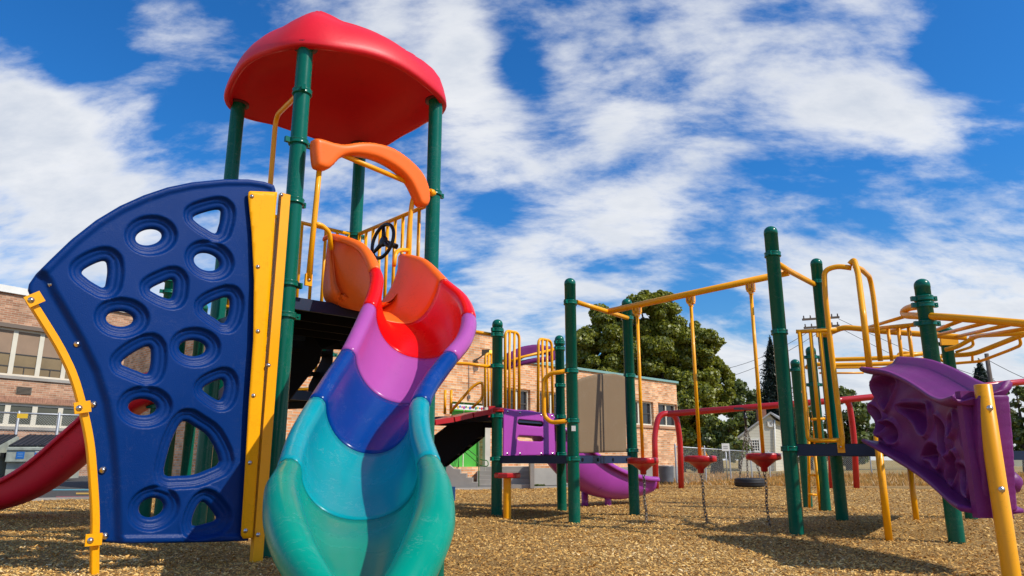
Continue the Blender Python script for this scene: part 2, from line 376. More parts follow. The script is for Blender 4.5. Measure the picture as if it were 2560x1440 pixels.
# posts with a domed cap; clamps are their sub-parts
PR = 0.0635
def post(parent, x, y, ztop, clamps=(), r=PR, m=None, cap=True, z0=-0.25, band=True):
    mb = MB(); pr = [(r, z0), (r, ztop - r * 1.0)]
    if cap:
        pr = [(r, z0), (r, ztop - r * 1.35), (r * 1.03, ztop - r * 1.34), (r * 1.03, ztop - r * .95)]
        pr += [(r * 1.03 * math.cos(a), ztop - r * .95 + r * .95 * math.sin(a)) for a in [R(q) for q in (12, 25, 38, 52, 66, 80)]] + [(0.001, ztop)]
    else: pr = [(r, z0), (r, ztop)]
    mb.lathe(pr, (x, y, 0), 32)
    o = mb.build('post', m or GREEN, parent)
    for c in clamps:
        z, ang = c[0], c[1]; clamp(o, x, y, z, ang, r)
    return o
def clamp(parent, x, y, z, ang, r=PR, m=None, h=0.045):
    mb = MB(); q = r + .011
    mb.lathe([(r, -h / 2), (q, -h / 2), (q + .004, -h / 2 + .006), (q + .001, -h / 2 + .012), (q + .001, h / 2 - .012), (q + .004, h / 2 - .006), (q, h / 2), (r, h / 2)], (x, y, z), 32)
    for s in (0, math.pi):
        a = ang + s; c, sn = math.cos(a), math.sin(a); cc = (x + c * (q + .016), y + sn * (q + .016), z)
        mb.box(cc, (.042, .03, h * .92), a)
        mb.lathe([(.009, 0), (.008, .004), (.001, .007)], (cc[0] + sn * .016, cc[1] - c * .016, z), 8, axis=(sn, -c, 0))
    return mb.build('clamp', m or GREEN, parent)
def pipe(parent, name, pts, r=0.021, rad=0.1, m=None, seg=12, label=None):
    o = MB().tube(bend(pts, rad) if len(pts) > 2 else pts, r, seg).build(name, m or YEL, parent)
    if label: o['label'] = label
    return o

# ================================================================== GROUND
def zat(py, Y): return at(1280, py, Y).z
def gh(x, y):
    """gentle mounds in the bark chips"""
    return 0.035 * noise.noise(Vector((x * .45, y * .45, 1.3))) + 0.014 * noise.noise(Vector((x * 1.7, y * 1.7, 5.1)))
def ground_mat(name, c1, c2, scale, rough=.95, bump=.6, c3=None, bs=None):
    m = bpy.data.materials.new(name); m.use_nodes = True; nt = m.node_tree; N = nt.nodes; L = nt.links; b = N['Principled BSDF']
    b.inputs['Roughness'].default_value = rough; b.inputs['Specular IOR Level'].default_value = .15
    tc = N.new('ShaderNodeTexCoord')
    n = N.new('ShaderNodeTexNoise'); n.inputs['Scale'].default_value = scale; n.inputs['Detail'].default_value = 8; n.inputs['Roughness'].default_value = .7
    L.new(tc.outputs['Object'], n.inputs['Vector'])
    r = N.new('ShaderNodeValToRGB'); r.color_ramp.elements[0].color = (*c1, 1); r.color_ramp.elements[1].color = (*c2, 1)
    r.color_ramp.elements[0].position = .35; r.color_ramp.elements[1].position = .65
    L.new(n.outputs['Fac'], r.inputs[0]); last = r.outputs[0]
    if c3:
        n2 = N.new('ShaderNodeTexNoise'); n2.inputs['Scale'].default_value = .35; n2.inputs['Detail'].default_value = 5
        L.new(tc.outputs['Object'], n2.inputs['Vector'])
        mr = N.new('ShaderNodeMapRange'); mr.inputs[1].default_value = .5; mr.inputs[2].default_value = .62; L.new(n2.outputs['Fac'], mr.inputs[0])
        mx = N.new('ShaderNodeMix'); mx.data_type = 'RGBA'; L.new(mr.outputs[0], mx.inputs[0]); L.new(last, mx.inputs[6]); mx.inputs[7].default_value = (*c3, 1); last = mx.outputs[2]
    L.new(last, b.inputs['Base Color'])
    bp = N.new('ShaderNodeBump'); bp.inputs['Strength'].default_value = bump; bp.inputs['Distance'].default_value = .02
    nb = N.new('ShaderNodeTexNoise'); nb.inputs['Scale'].default_value = bs or scale * 2; nb.inputs['Detail'].default_value = 6; L.new(tc.outputs['Object'], nb.inputs['Vector'])
    L.new(nb.outputs['Fac'], bp.inputs['Height']); L.new(bp.outputs[0], b.inputs['Normal'])
    return m
DRY = ground_mat('dry grass soil', (.30, .19, .065), (.48, .33, .12), 9, c3=(.17, .15, .04))
ASPH = ground_mat('asphalt', (.055, .053, .05), (.11, .105, .10), 30, rough=.9, bump=.3)
CHIPM = ground_mat('bark litter', (.16, .09, .030), (.55, .34, .125), 42, bump=1.0, bs=60)
mb = MB(); S = 1500
mb.quad((-S, -S, -.03), (S, -S, -.03), (S, S, -.03), (-S, S, -.03)); tag(mb.build('ground', DRY), kind='structure')
# asphalt yard on the building side
yard = [(-70, 9.0), (-8.3, 12.0), (-1.3, 16.6), (.9, 17.6), (5.0, 20.8), (5.6, 23.5), (4, 60), (-70, 60)]
mb = MB(); mb.add([(x, y, -.010) for x, y in yard], [list(range(len(yard)))], False); tag(mb.build('asphalt_yard', ASPH), kind='structure')
# chip bed: a gently mounded sheet
def inside_bed(x, y):
    lim = 12.0 + (x + 8.3) * .66 if x < -1.3 else (16.6 + (x + 1.3) * .62 if x < 3.4 else 19.5)
    if x < -8.3: lim = 12.0 + (x + 8.3) * .049
    return y < lim
def edge_y(x):
    if x < -8.3: return 12.0 + (x + 8.3) * .049
    if x < -1.3: return 12.0 + (x + 8.3) * .657
    if x < 3.4: return 16.6 + (x + 1.3) * .60
    return 19.42 + .25 * math.sin(x * .7)
nx, ny = 170, 150; vs = []; fs = []
for i in range(nx + 1):
    x = -18 + 40 * i / nx; e = edge_y(x)
    for j in range(ny + 1):
        t = j / ny; y = -3 + (e + 3) * t
        vs.append((x, y, gh(x, y) + .012 if t < 1 else -.02))
for i in range(nx):
    for j in range(ny):
        a = i * (ny + 1) + j; fs.append((a, a + ny + 1, a + ny + 2, a + 1))
mb = MB(); mb.add(vs, fs, True); tag(mb.build('chip_bed', CHIPM), kind='structure')
# timber edging between the bed and the yard
mb = MB()
for (a, b) in (((-18, 11.55), (-8.3, 12.04)), ((-8.3, 12.04), (-1.3, 16.64)), ((-1.3, 16.64), (3.4, 19.45))):
    mb.beam((a[0], a[1], .005), (b[0], b[1], .005), .09, .07)
tag(mb.build('bed_kerb', CONC), kind='structure')

# loose chips, each a small bent sliver of wood
def chips():
    m = bpy.data.materials.new('wood chip'); m.use_nodes = True; nt = m.node_tree; N = nt.nodes; L = nt.links; b = N['Principled BSDF']
    b.inputs['Roughness'].default_value = .8; b.inputs['Specular IOR Level'].default_value = .25
    at_ = N.new('ShaderNodeAttribute'); at_.attribute_name = 'tone'
    r = N.new('ShaderNodeValToRGB'); e = r.color_ramp.elements
    e[0].color = (.12, .060, .018, 1); e[0].position = 0; e[1].color = (.84, .64, .34, 1); e[1].position = 1
    for p, c in ((.2, (.34, .165, .038, 1)), (.5, (.68, .375, .095, 1)), (.8, (.86, .56, .19, 1))):
        q = r.color_ramp.elements.new(p); q.color = c
    L.new(at_.outputs['Fac'], r.inputs[0]); L.new(r.outputs[0], b.inputs['Base Color'])
    # density by distance from where one stands in front of the tower
    pts = []
    n = 330000
    rr = 1.9 + 18 * rng.random(n * 2) ** 1.55; an = R(90) + (rng.random(n * 2) - .5) * R(96)
    X = rr * np.cos(an); Y = rr * np.sin(an) - .2
    X2 = rng.random(22000) * 30 - 13; Y2 = rng.random(22000) * 20 - 2.5
    X = np.concatenate([X, X2]); Y = np.concatenate([Y, Y2])
    EY = np.array([edge_y(x) for x in np.linspace(-18, 22, 400)]); ok = (Y < np.interp(X, np.linspace(-18, 22, 400), EY) - .1) & (X > -17.5) & (X < 21.5)
    X, Y = X[ok][:n + 22000], Y[ok][:n + 22000]; n = len(X)
    g = 400; gx = np.linspace(-18, 22, g); gy = np.linspace(-3, 22, g)
    G = np.array([[gh(x, y) for y in gy] for x in gx])
    fi = (X + 18) / 40 * (g - 1); fj = (Y + 3) / 25 * (g - 1); i0 = np.clip(fi.astype(int), 0, g - 2); j0 = np.clip(fj.astype(int), 0, g - 2); a = fi - i0; c = fj - j0
    Z = G[i0, j0] * (1 - a) * (1 - c) + G[i0 + 1, j0] * a * (1 - c) + G[i0, j0 + 1] * (1 - a) * c + G[i0 + 1, j0 + 1] * a * c
    dist = np.hypot(X, Y)
    ln = (.009 + .018 * rng.random(n) ** 1.5) * (1 + .05 * dist); wd = ln * (.16 + .30 * rng.random(n)); th = wd * .35
    yaw = rng.random(n) * 2 * np.pi; pit = (rng.random(n) - .5) * 1.1; rol = (rng.random(n) - .5) * 1.3
    cx, sx = np.cos(yaw), np.sin(yaw)
    ax = np.stack([cx * np.cos(pit), sx * np.cos(pit), np.sin(pit)], 1)
    sd = np.stack([-sx, cx, np.zeros(n)], 1); up = np.cross(ax, sd)
    sd2 = sd * np.cos(rol)[:, None] + up * np.sin(rol)[:, None]; up2 = np.cross(ax, sd2)
    C = np.stack([X, Y, Z + .014 + .010 * rng.random(n)], 1)
    L_ = ln[:, None]; W = wd[:, None]; T = th[:, None]
    v = [C - ax * L_ * .5 - sd2 * W * .2, C - ax * L_ * .45 + sd2 * W * .3, C + sd2 * W * .5 + up2 * T * .6, C + ax * L_ * .5 + sd2 * W * .15, C + ax * L_ * .42 - sd2 * W * .35, C - sd2 * W * .5 + up2 * T * .6]
    V = np.stack(v, 1).reshape(-1, 3)
    me = bpy.data.meshes.new('wood_chips'); me.vertices.add(n * 6); me.vertices.foreach_set('co', V.ravel())
    base = np.arange(n)[:, None] * 6
    F = np.concatenate([base + np.array([[0, 5, 2, 1]]), base + np.array([[5, 4, 3, 2]])], 1).reshape(-1)
    me.loops.add(n * 8); me.loops.foreach_set('vertex_index', F)
    me.polygons.add(n * 2); me.polygons.foreach_set('loop_start', np.arange(n * 2) * 4); me.polygons.foreach_set('loop_total', np.full(n * 2, 4))
    me.update(calc_edges=True)
    big = np.array([noise.noise(Vector((x * .55, y * .55, 9.2))) + .6 * noise.noise(Vector((x * 1.6, y * 1.6, 3.7))) for x, y in zip(X.tolist(), Y.tolist())])
    tone = np.clip(.47 + .20 * rng.standard_normal(n) + .22 * big, 0, 1)
    A = me.attributes.new('tone', 'FLOAT', 'FACE'); A.data.foreach_set('value', np.repeat(tone, 2))
    me.materials.append(m); o = bpy.data.objects.new('wood_chips', me); COL.objects.link(o); tag(o, kind='stuff')
chips()

# ================================================================== LEFT: TOWER WITH THE RAINBOW SLIDE
U = Vector((.730, .683, 0)); V_ = Vector((-.683, .730, 0)); NRM = Vector((.683, -.730, 0))   # tower axes, front normal
P1 = Vector((-1.675, 5.227, 0)); P3 = P1 + U * 1.32; P2 = P1 + V_ * 1.32; P4 = P3 + V_ * 1.32
TC = (P1 + P4) / 2
tower = thing('play_tower', (TC.x, TC.y, 0), 'tall play tower with green posts, red dome roof and rainbow coloured slide', 'play tower')
au = math.atan2(U.y, U.x)
def cl(Y, pys, ang=au): return [(zat(p, Y), ang) for p in pys]
post(tower, P1.x, P1.y, 3.91, [(3.50, au + 1.2), (3.07, au), (2.58, au + .3), (1.93, au), (1.69, au)], cap=False)
post(tower, P2.x, P2.y, 3.925, [(2.9, au), (1.8, au)], cap=False)
post(tower, P3.x, P3.y, 3.925, [(2.99, au), (1.8, au)], cap=False)
post(tower, P4.x, P4.y, 3.925, [(2.9, au), (1.8, au)], cap=False)

def roof():
    mb = MB(); n = 96; z0 = 3.86
    def rim(phi):
        k = (1 - math.cos(4 * phi)) / 2
        k = k ** 1.6
        return .895 + .115 * k, z0 + .075 * (1 - k) ** 1.3
    prof = [(0.985, -.012), (1.012, .0), (1.022, .03), (1.012, .09), (.985, .18), (.94, .28), (.88, .38), (.80, .475), (.715, .55), (.70, .575), (.62, .635), (.605, .66), (.50, .72), (.485, .742), (.36, .800), (.24, .845), (.12, .870), (.04, .878), (.0, .879)]
    inner = [(.97, .0), (.955, .03), (.93, .13), (.88, .25), (.80, .37), (.70, .46), (.55, .56), (.4, .63), (.2, .68), (.0, .69)]
    rings = inner[::-1] + prof
    vs = []; sm = []
    for i, (q, h) in enumerate(rings):
        for k in range(n):
            phi = 2 * math.pi * k / n; r_, zz = rim(phi); w = min(1, max(0, (q - .1) / .9))
            kk = ((1 - math.cos(4 * phi)) / 2)
            dp = abs((math.degrees(phi) % 90) - 45) / 45; crease = .065 * max(0, 1 - dp / .38) * min(1, q * 1.6) * (1.0 if q < .93 else max(0, (1.03 - q) / .10)) if i >= len(inner) else 0
            x = r_ * q + crease * .3
            zc = z0 + (zz - z0) * w ** 2 + h * .80 + crease
            p = TC + U * (x * math.cos(phi)) + V_ * (x * math.sin(phi)); vs.append((p.x, p.y, zc))
    m = len(rings)
    fs = [(i * n + k, i * n + (k + 1) % n, (i + 1) * n + (k + 1) % n, (i + 1) * n + k) for i in range(m - 1) for k in range(n)]
    mb.add(vs, fs, True)
    o = mb.build('roof', ROOFM, tower)
    for P in (P1, P2, P3, P4):
        q = MB(); q.lathe([(.066, 3.90), (.098, 3.895), (.098, 3.915), (.066, 3.93)], (P.x, P.y, 0), 28); q.build('roof_socket', mat('dark red socket', (.10, .006, .010), .5), o)
roof()

# deck of the tower with its steel edge
def deck(parent, corners, z, name='deck', m=None, th=.09):
    mb = MB(); c = sum((Vector(p) for p in corners), Vector((0, 0, 0))) / len(corners)
    mb.prism([(p.x, p.y) for p in corners], z - .02, z)
    o = mb.build(name, m or BLACKM, parent)
    for i in range(len(corners)):
        a, b = Vector(corners[i]), Vector(corners[(i + 1) % len(corners)]); t = (b - a).normalized() * .0
        q = MB(); q.beam((a.x, a.y, z - th / 2 - .003), (b.x, b.y, z - th / 2 - .003), .03, th)
        e = q.build('deck_edge', NAVY, o)
    return o
dk = deck(tower, [P1, P3, P4, P2], 1.84)
for k in (1, 2, 3):
    a = P1 + V_ * (.33 * k); b = P3 + V_ * (.33 * k); q = MB(); q.beam((a.x, a.y, 1.775), (b.x, b.y, 1.775), .03, .08); q.build('deck_joist', BLACKM, dk)

# guard rail between the far posts, with the steering wheel
def guard(parent, a, b, z0, z1, n, r=.016, name='guard_rail', rt=.019, m=None, skip=()):
    a, b = Vector(a), Vector(b); mb = MB(); A = lambda t, z: Vector((a.x + (b.x - a.x) * t, a.y + (b.y - a.y) * t, z))
    mb.tube([A(0, z1), A(1, z1)], rt, 12); mb.tube([A(0, z0), A(1, z0)], rt, 12)
    for k in range(n):
        t = (k + .6) / (n + .2)
        mb.tube([A(t, z0), A(t, z1)], r, 10)
    return mb.build(name, m or YEL, parent)
guard(tower, P4, P3, 1.97, 2.90, 10)
guard(tower, P2, P4, 1.97, 2.90, 10)
W0 = at(957, 603, 6.36)
wa = (Vector((-.70, -.70, .12))).normalized()
wh = MB(); wh.torus(W0, .165, .017, axis=wa, seg=40)
M = wa.to_track_quat('Z', 'Y').to_matrix()
for ang in (100, 215, 325):
    d_ = M @ Vector((math.cos(R(ang)), math.sin(R(ang)), 0)); wh.tube([W0 - wa * .012, W0 + d_ * .155], [.026, .015], 8)
sw = wh.build('steering_wheel', BLK, tower)
q = MB(); q.lathe([(.05, -.01), (.055, .015), (.035, .025), (.001, .027)], W0 - wa * .01, 20, axis=wa); q.tube([W0 - wa * .16, W0], .026, 14); q.build('wheel_hub', BLK, sw)

# entry arch of the slide: crossbar and bent orange hood
Yc1, Yc3 = 5.16, 6.05
ca = at(783, 357, Yc1); cb = at(1087, 484, Yc3)
pipe(tower, 'crossbar', [ca, cb], .021)
for p, d_ in ((ca, -U), (cb, U)):
    q = MB(); q.tube([p - d_ * .06, p - d_ * .02], .032, 14); q.build('pipe_collar', YEL, tower)
ad = Vector((cb.x - ca.x, cb.y - ca.y, 0)).normalized(); aP = Vector((ca.x, ca.y, 0)) + NRM * .05
arch_px = [(786, 352), (800, 347), (835, 357), (862, 361), (900, 356), (940, 358), (985, 372), (1025, 400), (1055, 432), (1070, 465), (1074, 495), (1071, 510), (1062, 516), (1049, 510),
           (1040, 490), (1024, 458), (1000, 430), (965, 407), (930, 393), (895, 387), (868, 388), (848, 397), (832, 414), (818, 423), (800, 420), (789, 408)]
def puff(T): return lambda S, Z, do, dh: np.zeros(S.shape) + T * np.sqrt(np.clip(1 - (1 - np.clip(do, 0, .045) / .045) ** 2, 0, 1))
ar = moulded('entry_arch', ORA, tower, aP, (ad.x, ad.y), catmull(pix_poly(arch_px, aP, (ad.x, ad.y)), 4, True), [], .075, puff(.03), res=.011, rnd=.012)
# uprights beside the slide mouth
def upright(pts, brk):
    o = pipe(tower, 'grab_rail', pts, .021, .08)
    q = MB(); p = pts[-1] if not brk else brk; q.box((p.x, p.y, p.z), (.055, .02, .09), au); q.build('rail_foot', YEL, o)
    bolt(o, p + NRM * .011, NRM, .012); return o
lu = [at(800, 405, 5.22), at(789, 520, 5.22), at(771, 700, 5.22)]
upright(lu, None)
ru = [at(1040, 478, 5.93), at(1030, 505, 5.90), at(1024, 560, 5.9), at(1018, 680, 5.9)]
upright(ru, None)
pipe(tower, 'hand_hoop', [at(786, 560, 5.22), at(803, 562, 5.25), at(824, 580, 5.3), at(828, 625, 5.35)], .018, .07)
pipe(tower, 'hand_hoop', [at(1022, 626, 5.9), at(1000, 624, 5.8), at(988, 633, 5.72), at(985, 665, 5.7)], .018, .07)
# handle that runs from the front post to behind the blue wall
pipe(tower, 'grab_rail', [at(757, 222, 5.25), at(738, 243, 5.45), at(690, 290, 5.9), at(676, 460, 5.9), at(660, 640, 5.9)], .022, .12)

# ---------------------------------------------------------------- the rainbow slide
slide = part_empty('slide', tower, 'wavy slide in six plastic colours')
ST = [  # L px, L depth, R px, R depth, trough depth, squareness, rim radius
    ((815, 600), 5.46, (1003, 648), 5.92, .50, 9, .034),
    ((838, 596), 5.40, (1012, 645), 5.86, .50, 8, .036),
    ((905, 622), 5.20, (1060, 660), 5.55, .46, 5, .040),
    ((939, 684), 4.98, (1112, 712), 5.20, .36, 3.0, .046),
    ((938, 728), 4.84, (1155, 752), 4.92, .33, 2.3, .050),
    ((922, 776), 4.68, (1172, 800), 4.64, .33, 2.2, .052),
    ((898, 832), 4.50, (1160, 850), 4.40, .32, 2.1, .053),
    ((868, 892), 4.28, (1122, 898), 4.20, .31, 2.1, .053),
    ((830, 950), 4.04, (1078, 955), 4.00, .29, 2.1, .053),
    ((790, 1016), 3.78, (1050, 1016), 3.76, .27, 2.1, .053),
    ((748, 1095), 3.44, (1052, 1090), 3.44, .245, 2.1, .053),
    ((722, 1178), 3.10, (1074, 1168), 3.10, .22, 2.1, .055),
    ((705, 1232), 2.86, (1087, 1226), 2.86, .19, 2.1, .068),
    ((713, 1308), 2.62, (1082, 1305), 2.62, .165, 2.1, .078),
    ((742, 1392), 2.44, (1052, 1390), 2.44, .135, 2.1, .078),
    ((790, 1470), 2.32, (1012, 1468), 2.32, .095, 2.1, .074),
    ((835, 1530), 2.25, (975, 1528), 2.25, .055, 2.1, .070),
]
def tr_profile(hw, d, ex, r, n=26):
    """open trough with rolled rims, as (lateral, up), from the outer left to the outer right"""
    top = []
    for k in range(9):
        a = R(215 - k * (215 - (-10)) / 8); top.append((-hw + r * math.cos(a), r * math.sin(a)))
    iw = hw - r * .92; inner = []
    for k in range(1, n):
        th = -math.pi / 2 + math.pi * k / n; ex_ = ex if th < 0 else min(ex, 2.5)
        x = iw * math.copysign(abs(math.sin(th)) ** (2 / ex_), math.sin(th)); z = -d * abs(math.cos(th)) ** (2 / ex_)
        inner.append((x, z - r * .17))
    left = top; right = [(-x, z) for x, z in reversed(top)]
    up = left + inner + right; m = len(up); th_ = .016; low = []
    for i, (x, z) in enumerate(up):
        x0, z0 = up[max(i - 1, 0)]; x1, z1 = up[min(i + 1, m - 1)]; tx, tz = x1 - x0, z1 - z0; l = math.hypot(tx, tz) + 1e-9
        low.append((x + tz / l * th_, z - tx / l * th_))
    return up + low[::-1]
def sample(ST, t):
    i = min(int(t), len(ST) - 2); f = t - i
    def cm(g):
        p = [g(ST[max(i - 1, 0)]), g(ST[i]), g(ST[i + 1]), g(ST[min(i + 2, len(ST) - 1)])]
        a, b, c, d = p
        return ((b * 2) + (c - a) * f + (a * 2 - b * 5 + c * 4 - d) * f * f + (b * 3 - a - c * 3 + d) * f ** 3) * .5
    return [cm(lambda s, k=k: s[k]) for k in range(5)]
SS = [(at(*l, ly), at(*r_, ry), d, ex, rr) for (l, ly, r_, ry, d, ex, rr) in ST]
def trough(SS, t0, t1, name, m, parent, label=None, step=.125, lip0=0, lip1=0, grow=0.0):
    n = max(2, int(round((t1 - t0) / step))); rings = []
    for k in range(n + 1):
        t = t0 + (t1 - t0) * k / n; Lp, Rp, d, ex, r = sample(SS, t)
        e = .04; La, Ra = sample(SS, max(t - e, 0))[:2]; Lb, Rb = sample(SS, min(t + e, len(SS) - 1.0001))[:2]
        tan = ((Lb + Rb) - (La + Ra)).normalized(); lat = (Rp - Lp); hw = lat.length / 2; lat.normalize()
        up = tan.cross(lat).normalized()
        if up.z < 0: up = -up
        C = (Lp + Rp) / 2; g = grow
        if k == 0 or k == n: g = grow - .0025
        rings.append([C + lat * (x) + up * (z) for x, z in tr_profile(hw, d, ex, r + g)])
    q = len(rings[0]); vs = [p for r_ in rings for p in r_]
    fs = [(i * q + k, i * q + (k + 1) % q, (i + 1) * q + (k + 1) % q, (i + 1) * q + k) for i in range(n) for k in range(q)]
    mb = MB(); mb.add(vs, fs, True)
    h = q // 2
    for b in (0, n):                       # close both ends with strips between the upper and lower skins
        for k in range(h - 1):
            f = (b * q + k, b * q + k + 1, b * q + q - 2 - k, b * q + q - 1 - k)
            mb.f.append(f if b else f[::-1]); mb.sm.append(False)
    o = mb.build(name, m, parent)
    import bmesh
    bm = bmesh.new(); bm.from_mesh(o.data); bmesh.ops.recalc_face_normals(bm, faces=bm.faces); bm.to_mesh(o.data); bm.free()
    return tag(o, label)
g = .003
trough(SS, 0, 2.96, 'slide_section', ORA, slide, 'orange slide entry with tall side walls')
trough(SS, 2.97, 4.96, 'slide_section', S_RED, slide, 'red slide section')
trough(SS, 4.97, 6.96, 'slide_section', S_PUR, slide, 'orchid purple slide section')
trough(SS, 6.97, 8.96, 'slide_section', S_BLU, slide, 'royal blue slide section')
trough(SS, 8.97, 10.96, 'slide_section', S_TEA, slide, 'turquoise slide section')
trough(SS, 10.97, 16, 'slide_section', S_GRN, slide, 'sea green slide exit section')
post(slide, at(1096, 1300, 3.35).x, 3.35, .62, r=.030, cap=False).name = 'support_leg'
q = MB(); c = at(1126, 1234, 5.6); q.box((c.x - .1, c.y, c.z), (.27, .05, .10)); q.build('step_board', mat('blue board', (.01, .08, .22), .5), tower)
# wedge filler under the exit lip so that the slide rests in the chips
e = sample(SS, 15); c = (e[0] + e[1]) / 2
q = MB(); q.tube([(c.x - .2, c.y + .25, -.1), (c.x - .2, c.y + .25, c.z - .06)], .03); q.build('support_leg', GREEN, slide)
q = MB(); q.tube([(c.x + .2, c.y + .25, -.1), (c.x + .2, c.y + .25, c.z - .06)], .03); q.build('support_leg', GREEN, slide)

# ---------------------------------------------------------------- blue climbing wall
wall = part_empty('climbing_wall', tower, 'blue moulded climbing wall on a yellow frame')
W0p = Vector((-1.66, 5.0, 0)); wd = (-.73, -.683)
PX = lambda pts, P=W0p, d=wd: pix_poly(pts, P, d)
wn = Vector((wd[1], -wd[0], 0))            # side that faces the camera?
if wn.dot(-W0p) < 0: FL = -1; wn = -wn
else: FL = 1
blue_px = [(74, 722), (77, 706), (95, 680), (130, 645), (180, 597), (240, 550), (300, 514), (360, 487), (420, 467), (480, 455), (560, 448), (620, 449), (660, 455), (684, 464), (688, 476),
           (668, 700), (655, 900), (642, 1100), (628, 1250), (620, 1352), (500, 1356), (400, 1358), (300, 1360), (246, 1357), (244, 1290), (240, 1200), (231, 1110), (216, 1020), (192, 945), (155, 868), (115, 798), (84, 745)]
Z1 = lambda p: (p[0] / 1.411, 420 + p[1] / 1.411)
def ell(cx, cy, rx, ry, tilt): return [Z1((cx + rx * math.cos(a) * math.cos(R(tilt)) - ry * math.sin(a) * math.sin(R(tilt)), cy + rx * math.cos(a) * math.sin(R(tilt)) + ry * math.sin(a) * math.cos(R(tilt)))) for a in [2 * math.pi * k / 28 for k in range(28)]]
holes_px = [ell(536, 236, 47, 28, -10), ell(741, 325, 46, 30, 18), ell(431, 528, 48, 27, 3), ell(691, 632, 48, 28, 2), ell(512, 842, 50, 29, 3), ell(545, 1200, 44, 33, -18),
            [Z1(p) for p in [(693, 166), (735, 148), (784, 140), (790, 165), (782, 200), (770, 224), (735, 205), (710, 188)]],
            [Z1(p) for p in [(297, 360), (335, 334), (379, 321), (388, 350), (385, 385), (375, 416), (340, 400), (315, 382)]],
            [Z1(p) for p in [(540, 422), (580, 400), (618, 388), (622, 420), (612, 455), (580, 448), (556, 436)]],
            [Z1(p) for p in [(729, 488), (770, 463), (817, 452), (822, 495), (804, 542), (770, 525), (745, 508)]],
            [Z1(p) for p in [(436, 684), (480, 648), (534, 626), (542, 670), (530, 722), (490, 712), (460, 700)]],
            [Z1(p) for p in [(728, 776), (760, 755), (798, 744), (804, 780), (790, 816), (762, 806), (742, 792)]],
            [Z1(p) for p in [(656, 893), (700, 912), (750, 950), (786, 1035), (740, 1066), (690, 1083), (640, 1086), (592, 1082), (600, 1020), (622, 950)]],
            [Z1(p) for p in [(690, 1262), (698, 1215), (724, 1178), (755, 1205), (774, 1240), (735, 1256)]]]
b_out = PX(blue_px)
b_holes = [catmull(PX(h), 3, True) for h in holes_px]
lb = PX([(74, 722), (84, 745), (115, 798), (155, 868), (192, 945), (216, 1020), (231, 1110), (240, 1200), (244, 1290), (246, 1357)])
def blue_h(S, Z, do, dh):
    h = np.zeros(S.shape)
    for d in dh:
        inn = d
        h = np.minimum(h, -.026 * (1 - sstep(inn, .066, .082)))                     # step down round each hole
        h = h - .012 * (1 - sstep(inn, .040, .052))                                  # second, shallower step
        h = h - .012 * (1 - sstep(inn, .0, .026))                                    # rolls into the hole
        h = h + .004 * np.exp(-((inn - .092) / .009) ** 2)
    # left flange: lower band along the curved edge
    dl = np.full(S.shape, 9.0)
    for i in range(len(lb) - 1):
        a, b = lb[i], lb[i + 1]; ex, ez = b.x - a.x, b.y - a.y; t = np.clip(((S - a.x) * ex + (Z - a.y) * ez) / (ex * ex + ez * ez), 0, 1)
        dl = np.minimum(dl, np.hypot(S - a.x - ex * t, Z - a.y - ez * t))
    h = h - .035 * (1 - sstep(dl, .085, .135))
    # rim along the top arc
    h = h + .012 * (1 - sstep(do, .03, .05)) * sstep(dl, .1, .15)
    h = h + .010 * np.sin(S * 4.2 + .8) * np.cos(Z * 2.6)
    return h
moulded('wall_panel', BLUEP, wall, W0p + wn * .0, wd, b_out, b_holes, .075, blue_h, res=.0075, rnd=.014, flip=FL)
plate_px = [(622, 477), (694, 480), (690, 520), (672, 780), (652, 1060), (632, 1345), (609, 1347), (603, 1338), (613, 1180), (622, 1020), (634, 850), (636, 700), (630, 580), (621, 490)]
moulded('side_plate', YELF, wall, W0p + wn * .045, wd, pix_poly(plate_px, W0p + wn * .045, wd), [], .012, None, res=.02, rnd=.003, flip=FL)
# box-section posts
a = onplane(701, 484, W0p + wn * .02, wd); b = onplane(640, 1405, W0p + wn * .02, wd)
q = MB(); q.beam((b.x, b.y, -.2), (b.x, b.y, a.z), .05, .068, up=(wd[0], wd[1], 0)); fp = q.build('frame_post', YEL, wall)
bar = [(73, 748), (105, 798), (150, 872), (184, 945), (208, 1030), (224, 1110), (232, 1200), (237, 1290), (236, 1370), (235, 1500)]
bp_ = catmull(PX(bar), 5); vs = []
mbar = MB()
pp = [W0p + Vector((wd[0] * p.x, wd[1] * p.x, p.y)) + wn * .0 for p in bp_]
w2 = .021
ringv = []
for i, p in enumerate(pp):
    t = (pp[min(i + 1, len(pp) - 1)] - pp[max(i - 1, 0)]).normalized(); sd_ = wn.cross(t).normalized()
    for (x, y) in ((-1, -.75), (-.75, -1), (.75, -1), (1, -.75), (1, .75), (.75, 1), (-.75, 1), (-1, .75)):
        ringv.append(p + sd_ * (w2 * x) + wn * (w2 * 1.1 * y))
fs = [(i * 8 + k, i * 8 + (k + 1) % 8, (i + 1) * 8 + (k + 1) % 8, (i + 1) * 8 + k) for i in range(len(pp) - 1) for k in range(8)] + [tuple(range(8))]
mbar.add(ringv, fs, False); mbar.build('frame_bar', YEL, wall)
for (x, y, rot) in ((86, 748, -35), (206, 1018, -12), (234, 1349, -2)):
    p = onplane(x, y, W0p + wn * .045, wd); T = Matrix((Vector((wd[0], wd[1], 0)), Vector((0, 0, 1)), wn)).transposed() @ Matrix.Rotation(R(rot) * 1.0, 3, 'Z')
    q = MB(); q.box(p, (.085, .065, .012), M=T); o = q.build('bracket', YEL, wall)
    bp0 = onplane(x - 8, y + 2, W0p + wn * .051, wd); bolt(o, bp0, wn, .014)
for (x, y) in ((129, 711), (193, 860), (234, 1011), (257, 1175), (262, 1340)):
    bolt(wall, onplane(x, y, W0p - wn * .030, wd), wn, .016)
